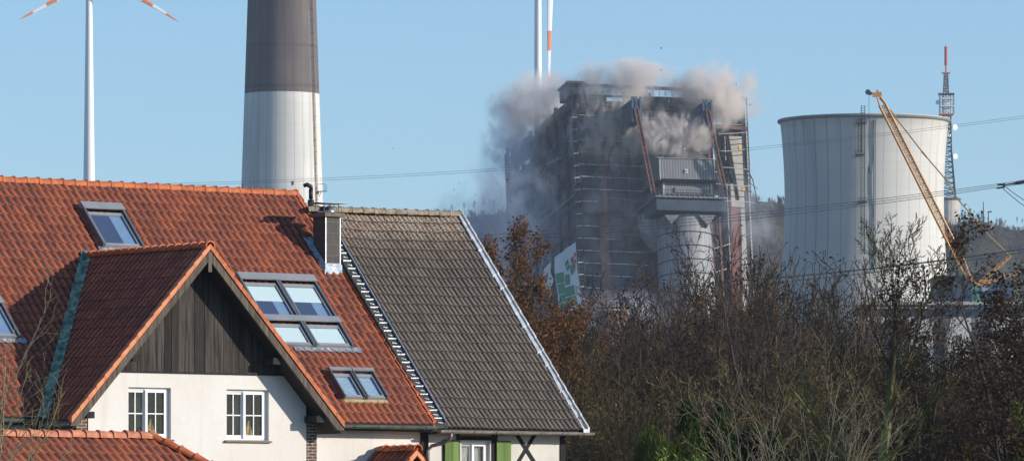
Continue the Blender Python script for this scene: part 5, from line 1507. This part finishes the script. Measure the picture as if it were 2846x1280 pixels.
def twig_mesh(name, P0, P1, R0, R1):
    D = P1-P0; L = np.linalg.norm(D, axis=1, keepdims=True)+1e-9; D = D/L
    A = np.where(np.abs(D[:, 2:3]) < .9, np.array([[0,0,1.0]]), np.array([[1.0,0,0]]))
    U = np.cross(D, A); U /= np.linalg.norm(U, axis=1, keepdims=True); W = np.cross(D, U)
    n = 3; vs = []
    for (Pp, Rr) in ((P0, R0), (P1, R1)):
        for k in range(n):
            t_ = 2*math.pi*k/n; vs.append(Pp + (U*math.cos(t_)+W*math.sin(t_))*Rr[:, None])
    V = np.stack(vs, 1).reshape(-1, 3); b = np.arange(len(P0))[:, None]*6
    F_ = np.concatenate([b+np.array([[k, (k+1) % n, n+(k+1) % n, n+k]]) for k in range(n)], 0)
    return mesh_np(name, V, F_, 4, True)
def leaf_mesh(name, rng, tips, per, size, scatter, droop=.3):
    Pn = np.array([t_[0] for t_ in tips]); Pn = np.repeat(Pn, per, 0); n = len(Pn)
    C_ = Pn + rng.normal(0, scatter, (n, 3))
    a = rng.normal(0, 1, (n, 3)); a[:, 2] -= droop; a /= np.linalg.norm(a, axis=1, keepdims=True)
    b = rng.normal(0, 1, (n, 3)); b -= a*(a*b).sum(1, keepdims=True); b /= np.linalg.norm(b, axis=1, keepdims=True)
    s = size*rng.uniform(.6, 1.3, (n, 1))
    V = np.stack([C_, C_+a*s*.5+b*s*.3, C_+a*s, C_+a*s*.5-b*s*.3], 1).reshape(-1, 3)
    F_ = np.arange(n)[:, None]*4+np.array([[0,1,2,3]])
    return mesh_np(name, V, F_, 4)
def bark(name, a, b, moss=None):
    t = NT(name); o = t.coord(); n = t.noise(t.mapv(o, (1,1,.4)), 2.5, 4)
    c = t.mix(t.smooth(n, .35, .65), a, b)
    if moss: c = t.mix(t.math('MULTIPLY', t.smooth(t.noise(o, .7, 3), .38, .58), t.smooth(t.sep(o)[2], 5.0, 8.0, 1.0, .15)), c, moss)
    r_ = t.new('ShaderNodeObjectInfo').outputs['Random']
    c = t.mix(t.math('MULTIPLY', r_, .35), c, (.03,.024,.02))
    t.bsdf(c, .9, 0, None, .15); return t.m
M['bark_brown'] = bark('brown_bark', (.052,.036,.025), (.145,.100,.064), (.10,.08,.034))
M['bark_dark'] = bark('dark_bark', (.025,.020,.018), (.060,.048,.040))
M['bark_green'] = bark('mossy_bark', (.048,.040,.026), (.11,.09,.055), (.22,.225,.065))
M['bark_pale'] = bark('pale_bark', (.17,.135,.10), (.32,.26,.19), (.22,.20,.10))
def leafm(name, a, b, trans=.3):
    t = NT(name); n = t.white(t.mapv(t.new('ShaderNodeNewGeometry').outputs['Position'], (3,3,3)))
    n2 = t.noise(t.coord(), 1.2, 3)
    c = t.mix(t.math('ADD', t.math('MULTIPLY', n[0], .5), t.smooth(n2, .3, .7, 0, .5)), a, b)
    b1 = t.new('ShaderNodeBsdfDiffuse'); b2 = t.new('ShaderNodeBsdfTranslucent'); t.l.new(c, b1.inputs[0]); t.l.new(c, b2.inputs[0])
    mx = t.new('ShaderNodeMixShader'); mx.inputs[0].default_value = trans; t.l.new(b1.outputs[0], mx.inputs[1]); t.l.new(b2.outputs[0], mx.inputs[2]); t.l.new(mx.outputs[0], t.out.inputs[0])
    return t.m
M['leaf_copper'] = leafm('copper_leaves', (.10,.050,.028), (.26,.135,.065))
M['leaf_dark'] = leafm('withered_leaves', (.034,.024,.018), (.095,.062,.038))
M['leaf_olive'] = leafm('olive_leaves', (.060,.056,.020), (.20,.16,.045))
M['leaf_green'] = leafm('green_leaves', (.07,.12,.02), (.20,.27,.045))
M['leaf_yew'] = leafm('evergreen_sprays', (.010,.022,.008), (.034,.054,.015), .15)
M['leaf_fresh'] = leafm('fresh_laurel', (.25,.34,.06), (.50,.55,.18), .35)

PROTO = {}; HTS = {}
def proto(key, seed, leaves=None, mat='bark_brown', **kw):
    rng = np.random.RandomState(seed)
    P0, P1, R0, R1, LV, tips = grow(rng, **kw)
    big = LV == 0
    ib = np.where(big)[0]; ns = kw.get('stems', 1); groups_ = np.split(ib, ns) if 1 < ns <= 12 else [ib]
    tm = []
    for g_ in groups_:
        m_ = twig_mesh('trunk', P0[g_], P1[g_], R0[g_], R1[g_]); m_.materials.append(M[mat]); tm.append(m_)
    bm_ = twig_mesh('branches', P0[~big], P1[~big], R0[~big], R1[~big]); bm_.materials.append(M[mat])
    lf = None
    if leaves:
        lm, per, size, sc_, frac, zmax = leaves
        tp = [t_ for t_ in tips if rng.rand() < frac and t_[0][2] < zmax]
        lf = leaf_mesh('leaves', rng, tp, per, size, sc_); lf.materials.append(M[lm])
    PROTO[key] = (tm, bm_, lf); HTS[key] = float(np.percentile(np.maximum(P0[:, 2], P1[:, 2]), 99.3))
def place(key, X, Y, s=1.0, rz=0.0, name='bare_tree', label='', cat='tree', group=None, z=0.0, mat=None):
    tm, bm_, lf = PROTO[key]
    r = bpy.data.objects.new(name, None); COL.objects.link(r); r.location = (X, Y, z); r.rotation_euler = (0, 0, rz); r.scale = (s, s, s)
    for nm, me in tuple(('trunk', q_) for q_ in tm) + (('branches', bm_), ('dead_leaves' if 'yew' not in key else 'foliage', lf)):
        if me is None: continue
        o = bpy.data.objects.new(nm, me); COL.objects.link(o); o.parent = r
    tag(r, label, cat, group); return r
proto('copper', 21, ('leaf_copper', 7, .095, .08, .85, 99), 'bark_dark', H=10.8, r0=.14, stems=12, lean=.30, levels=4, kids=(13, 7, 5, 3), ratio=(.34,.5,.5,.45), ang=(30,34,38,40), trop=.16, start=.15, spread=.35, min_r=.009)
proto('brush1', 31, ('leaf_dark', 2, .07, .05, .25, 99), 'bark_brown', H=8.5, r0=.11, stems=11, lean=.30, levels=3, kids=(12, 9, 6), ratio=(.46,.44,.45), ang=(24,30,36), trop=.13, wig=.07, start=.10, spread=1.0, min_r=.013)
proto('brush2', 32, ('leaf_olive', 1, .07, .05, .22, 6.5), 'bark_brown', H=8.0, r0=.11, stems=10, lean=.36, levels=3, kids=(12, 9, 6), ratio=(.46,.44,.45), ang=(28,34,38), trop=.10, wig=.10, start=.10, spread=1.1, min_r=.013)
proto('brush3', 33, ('leaf_dark', 4, .075, .07, .5, 99), 'bark_dark', H=8.2, r0=.13, stems=8, lean=.4, levels=3, kids=(13, 9, 6), ratio=(.40,.42,.5), ang=(34,40,42), trop=.08, wig=.17, start=.10, spread=1.0, min_r=.013)
M['leaf_highlight'] = leafm('highlight_leaves', (.16,.11,.025), (.42,.30,.06))  # gold leaf colour stands for sun highlights in the thicket
proto('brush4', 36, ('leaf_highlight', 2, .085, .06, .30, 7), 'bark_brown', H=8.2, r0=.12, stems=7, lean=.36, levels=3, kids=(13, 9, 6), ratio=(.40,.42,.5), ang=(34,40,42), trop=.08, wig=.17, start=.10, spread=1.0, min_r=.013)
proto('low', 34, ('leaf_olive', 1, .07, .06, .35, 99), 'bark_brown', H=4.6, r0=.035, stems=16, lean=.6, levels=3, kids=(11, 8, 5), ratio=(.42,.42,.5), ang=(36,40,44), trop=.05, wig=.2, start=.06, spread=1.3, min_r=.009)
proto('big', 57, None, 'bark_green', H=10.6, r0=.27, stems=1, lean=.04, levels=5, kids=(10, 10, 8, 6), ratio=(.62,.46,.42,.38), ang=(30,33,36,38), trop=.13, wig=.075, start=.36, min_r=.0095)
proto('big2', 63, ('leaf_dark', 1, .06, .03, .03, 99), 'bark_dark', H=9.8, r0=.2, stems=2, lean=.22, levels=5, kids=(8, 9, 6, 4), ratio=(.56,.46,.42,.4), ang=(32,34,38,40), trop=.12, wig=.085, start=.25, min_r=.0095)
proto('vine', 71, ('leaf_dark', 9, .10, .11, .9, 99), 'bark_dark', H=8.8, r0=.14, stems=3, lean=.25, levels=4, kids=(12, 7, 5, 4), ratio=(.42,.45,.5,.5), ang=(45,45,45,45), trop=.06, wig=.14, start=.15, spread=.5, min_r=.009)
proto('pale', 81, None, 'bark_pale', H=4.6, r0=.045, stems=5, lean=.40, levels=4, kids=(7, 5, 3, 3), ratio=(.60,.55,.5,.5), ang=(32,36,38,40), trop=.06, wig=.08, start=.15, spread=.3, min_r=.005)
proto('hilltree', 91, None, 'bark_brown', H=11, r0=.25, stems=2, lean=.2, levels=4, kids=(9, 6, 4, 3), ratio=(.45,.5,.5,.5), ang=(36,38,42,42), trop=.12, start=.25, min_r=.045)
def top_scale(py, Y, H): return ((HY-py)/F*Y+CAMZ)/H
def at(px, Y): return (px-CX)/F*Y
# the copper leaved tree right behind the barn
place('copper', at(1412, 178), 178, top_scale(668, 178, HTS['copper']), .4, 'leafy_tree', 'tree with copper brown dead leaves rising right behind the barn roof')
place('copper', at(1352, 182), 182, top_scale(700, 182, HTS['copper']), 3.3, 'leafy_tree', 'tree with copper brown leaves mostly hidden by the barn roof')
place('copper', at(1484, 184), 184, top_scale(900, 184, HTS['copper']), 2.1, 'leafy_tree', 'smaller tree with copper brown leaves in front of the white banner')
G1 = 'bare thicket shrubs'
rt_ = random.Random(5)
# rows of thicket from the back to the front
rows = [(212, 1560, 2960, 78, ('brush1', 'brush3', 'brush1'), lambda x: np.interp(x, [1560,1620,1700,1800,1900,2000,2100,2200,2300,2450,2600,2960], [960,900,860,820,800,745,715,745,800,1000,1070,850])),
        (198, 1530, 2940, 84, ('brush2', 'brush1', 'brush3'), lambda x: np.interp(x, [1530,1620,1750,1850,1950,2050,2150,2250,2400,2500,2650,2940], [980,920,880,850,830,800,780,830,900,1090,1070,900])),
        (186, 1520, 2920, 92, ('brush3', 'brush2', 'brush4'), lambda x: np.interp(x, [1520,1650,1800,1950,2100,2300,2450,2600,2920], [1020,960,920,890,880,920,1080,1110,960])),
        (175, 1500, 2920, 80, ('low', 'low', 'brush2'), lambda x: np.interp(x, [1500,1650,1900,2200,2500,2920], [1110,1040,1010,1010,1050,1030])),
        (164, 1490, 2900, 76, ('low',), lambda x: np.interp(x, [1490,1650,1900,2200,2500,2900], [1180,1120,1090,1100,1110,1090]))]
HT = {'brush1': 8.9, 'brush2': 8.4, 'brush3': 8.6, 'brush4': 8.6, 'low': 4.7}
sidew = ['behind the barn corner', 'below the white banner', 'below the filter house silo', 'right of the silo', 'left of the cooling tower', 'below the cooling tower', 'below the crane', 'at the right edge']
def where(x):
    for lim, w_ in ((1560, sidew[0]), (1720, sidew[1]), (1900, sidew[2]), (2030, sidew[3]), (2180, sidew[4]), (2480, sidew[5]), (2720, sidew[6])):
        if x < lim: return w_
    return sidew[7]
rname = ['in the hindmost row of the thicket', 'in the second row of the thicket', 'in the middle row of the thicket', 'low in the front of the thicket', 'lowest and nearest in the thicket']
for ri, (Y, xa, xb, step, keys, topf) in enumerate(rows):
    x = xa
    while x < xb:
        kx = rt_.choice(keys); Yj = Y + rt_.uniform(-4, 4); s_ = top_scale(float(topf(x)) + rt_.uniform(-25, 25), Yj, HTS[kx])
        place(kx, at(x, Yj), Yj, s_, rt_.uniform(0, 6.28), 'bare_shrub', 'leafless brown shrub %s, %s' % (where(x), rname[ri]), 'shrub', 'bare shrubs %s %s' % (where(x), rname[ri]))
        x += step*rt_.uniform(.75, 1.25)
place('big', at(2440, 150), 150, top_scale(592, 150, HTS['big']), 1.1, 'bare_tree', 'tall bare tree with a mossy trunk in front of the cooling tower')
place('big2', at(2515, 153), 153, top_scale(770, 153, HTS['big2']), 2.6, 'bare_tree', 'forked dark bare tree standing right beside the tall mossy one')
place('big2', at(2130, 172), 172, top_scale(640, 172, HTS['big2']), .3, 'bare_tree', 'dark bare tree in front of the left edge of the cooling tower')
place('big2', at(1950, 176), 176, top_scale(850, 176, HTS['big2']), 4.0, 'bare_tree', 'bare tree standing below the silo of the boiler house')
place('big2', at(1760, 178), 178, top_scale(815, 178, HTS['big2']), 5.0, 'bare_tree', 'low bare tree to the right of the rusty tank')
place('vine', at(2855, 148), 148, top_scale(640, 148, HTS['vine']), .5, 'leafy_tree', 'tree with dark withered leaves at the right edge of the picture')
place('vine', at(2735, 156), 156, top_scale(880, 156, HTS['vine']), 2.9, 'leafy_tree', 'smaller tree with dark withered leaves in front of the conveyor bridge')
place('vine', at(2880, 160), 160, top_scale(640, 160, HTS['vine']), 4.4, 'leafy_tree', 'tree with dark leaves cut by the right edge behind the nearer one')
place('pale', at(2170, 112), 112, top_scale(935, 112, HTS['pale']), 1.2, 'sapling', 'pale bare sapling in the lower right foreground, lit by the sun')
place('pale', at(2240, 116), 116, top_scale(1040, 116, HTS['pale']), 3.9, 'sapling', 'shorter pale sapling to the right of the brighter one')
place('pale', at(-40, 100), 100, top_scale(760, 100, HTS['pale']), .2, 'sapling', 'pale twigs of a sapling reaching in at the left edge before the skylight')
# trees on the hill crest
lab = ['on the crest above the right end of the barn ridge', 'on the hill crest between the boiler house and the cooling tower', 'on the hill crest right of the radio tower', 'on the hill crest at the right edge of the picture']
for i, (px, py, hh) in enumerate([(1128, 572, 14), (1258, 560, 26), (1290, 556, 24), (1315, 548, 34), (1345, 540, 36), (1375, 545, 34), (1190, 575, 18), (2090, 540, 18), (2110, 536, 20), (2140, 545, 14), (2165, 548, 12), (2672, 578, 28), (2695, 582, 26), (2715, 588, 20), (2728, 590, 18), (2770, 606, 14), (2782, 604, 16), (2826, 594, 24), (2840, 600, 20), (2650, 590, 18)]):
    Y = 2362; z_ = P(px, py+hh, Y).z
    place('hilltree', at(px, Y), Y, hh*Y/F/12.0, i*1.7, 'hilltop_tree', 'small bare tree '+lab[0 if px < 1500 else 1 if px < 2300 else 2 if px < 2800 else 3], 'tree', 'bare trees '+lab[0 if px < 1500 else 1 if px < 2300 else 2 if px < 2800 else 3], z=z_-.4)
# ---- evergreens
def spray_bush(name, seed, n, rx, ry, rz, lf, wd, mat, dirf, lbl, X, Y, shell=.45, cat='shrub'):
    rg_ = np.random.RandomState(seed)
    v = rg_.normal(0, 1, (n, 3)); v[:, 2] = np.abs(v[:, 2])*1.1; v /= np.linalg.norm(v, axis=1, keepdims=True)
    lump = .93 + .10*np.sin(v[:, 0]*7+seed)*np.sin(v[:, 1]*6) + .07*np.sin(v[:, 2]*11+v[:, 0]*9)
    rr_ = (shell+(1-shell)*rg_.rand(n)**.5)*lump
    C_ = v*rr_[:, None]*np.array([rx, ry, rz])
    d = v*(1-dirf) + np.array([0,0,1.0])*dirf + rg_.normal(0, .22, (n, 3)); d /= np.linalg.norm(d, axis=1, keepdims=True)
    b = np.cross(d, rg_.normal(0, 1, (n, 3))); b /= np.linalg.norm(b, axis=1, keepdims=True)
    L_ = lf*rg_.uniform(.5, 1.3, (n, 1)); w_ = wd*rg_.uniform(.6, 1.3, (n, 1))
    C_[:, 2] *= 1.02; V = np.stack([C_-b*w_*.4, C_+d*L_*.5-b*w_, C_+d*L_, C_+d*L_*.5+b*w_], 1).reshape(-1, 3); F_ = np.arange(n)[:, None]*4+np.array([[0,1,2,3]])
    r = bpy.data.objects.new(name, None); COL.objects.link(r); r.location = (X, Y, 0)
    me = mesh_np('foliage', V, F_, 4); me.materials.append(mat); o = link('foliage', me, None, r)
    mb = MB()
    for i in range(5): mb.tube([(0,0,0), (rx*.4*math.cos(i*1.3), ry*.4*math.sin(i*1.3), rz*.75)], [.06, .02], 5)
    mb.build('stem', M['bark_dark'], r); tag(r, lbl, cat); return r
h_ = lambda py, Y: CAMZ+(HY-py)/F*Y
spray_bush('conifer_bush', 5, 34000, 1.45, 1.3, h_(1195, 128), .26, .012, leafm('feathery_conifer', (.022,.038,.010), (.085,.105,.026), .2), .65, 'rounded feathery yellow-green conifer at the bottom of the picture', at(1845, 128), 128, .55)
spray_bush('conifer_bush', 6, 34000, 1.5, 1.2, h_(1135, 134), .14, .03, M['leaf_yew'], .3, 'dark green conifer behind the feathery one', at(1950, 134), 134, .5)
spray_bush('conifer_bush', 7, 30000, 1.5, 1.2, h_(1165, 131), .14, .03, M['leaf_yew'], .3, 'dark green conifer at the right end of the evergreen group', at(2060, 131), 131, .5)
spray_bush('green_bush', 8, 9000, 1.5, 1.3, h_(1085, 152), .13, .035, M['leaf_green'], .4, 'light green bush at the lower right edge under the dark tree', at(2850, 152), 152, .5)
spray_bush('green_bush', 9, 5000, 1.3, 1.2, h_(1150, 156), .10, .025, M['leaf_olive'], .4, 'olive green bush to the left of the light green one at lower right', at(2700, 156), 156, .4)
for (px, py, lbl, sd_) in ((1842, 1240, 'fresh green laurel shoot poking up at the bottom left of the conifer', 1), (1896, 1262, 'small laurel shoot at the very bottom between two others', 2), (1950, 1262, 'broad yellow green laurel shoot at the bottom right of the conifer', 3)):
    Y = 105; rg_ = random.Random(sd_); root = bpy.data.objects.new('laurel_shoot', None); COL.objects.link(root); root.location = (at(px, Y), Y, 0)
    tz = h_(py, Y); mb = MB(); ms = MB()
    for s_ in range(3 if sd_ < 3 else 5):
        bx = rg_.uniform(-.12, .12)*(1 if sd_ < 3 else 2); top_ = tz-rg_.uniform(0, .12)
        ms.tube([(bx*.3, 0, 0), (bx, 0, top_)], [.012, .004], 5)
        for i in range(13):
            z = top_-i*.035; a = i*2.4; d = Vector((math.cos(a)*.75, math.sin(a)*.75, .75)); s2 = d.cross(Vector((0,0,1))).normalized(); c = Vector((bx, 0, z)); L_ = .095
            mb.face([c, c+d*L_*.5+s2*.021, c+d*L_, c+d*L_*.5-s2*.021])
    mb.build('leaves', M['leaf_fresh'], root); ms.build('stem', M['bark_green'], root); tag(root, lbl, 'shrub')
# ------------------------------------------------------------ light, sky, camera
SUN_EL = R(17); SUN_AZ = R(-14)          # direction to the sun in the ground plane, from +X towards the camera
sd = Vector((math.cos(SUN_AZ)*math.cos(SUN_EL), math.sin(SUN_AZ)*math.cos(SUN_EL), math.sin(SUN_EL)))
ld = bpy.data.lights.new('sun', 'SUN'); ld.energy = 4.6; ld.angle = R(.5); ld.color = (1.0, .93, .82)
lo = bpy.data.objects.new('sun', ld); COL.objects.link(lo); lo.rotation_euler = sd.to_track_quat('Z', 'Y').to_euler()
w = bpy.data.worlds.new("World"); sc.world = w; w.use_nodes = True
nt = w.node_tree; bg = nt.nodes['Background']; sky = nt.nodes.new('ShaderNodeTexSky'); sky.sky_type = 'NISHITA'
sky.sun_disc = False; sky.sun_elevation = SUN_EL
sky.sun_rotation = math.pi/2 - SUN_AZ   # 0 = +Y, clockwise
sky.altitude = 100; sky.air_density = 1.0; sky.dust_density = .3; sky.ozone_density = 5.0
geo = nt.nodes.new('ShaderNodeTexCoord'); mp = nt.nodes.new('ShaderNodeMapping')
mp.inputs['Scale'].default_value = (1, 1, .9); mp.inputs['Location'].default_value = (0, 0, .022)
nt.links.new(geo.outputs['Generated'], mp.inputs[0]); nt.links.new(mp.outputs[0], sky.inputs[0])
nt.links.new(sky.outputs[0], bg.inputs[0]); bg.inputs[1].default_value = .15
cam = bpy.data.cameras.new('camera'); co = bpy.data.objects.new('camera', cam); COL.objects.link(co)
co.location = (0, 0, CAMZ); co.rotation_euler = (R(90), 0, 0)
cam.sensor_width = 36; cam.lens = F/2846*36; cam.shift_x = 0; cam.shift_y = (HY-640)/2846
cam.clip_start = .5; cam.clip_end = 20000
sc.camera = co
sc.view_settings.view_transform = 'Standard'; sc.view_settings.look = 'None'; sc.view_settings.exposure = EXPO; sc.view_settings.gamma = 1
cy = sc.cycles; cy.max_bounces = 6; cy.diffuse_bounces = 3; cy.glossy_bounces = 3; cy.transparent_max_bounces = 16; cy.volume_bounces = 4
cy.use_denoising = True; cy.volume_step_rate = .6; cy.volume_max_steps = 400; cy.sample_clamp_indirect = 6
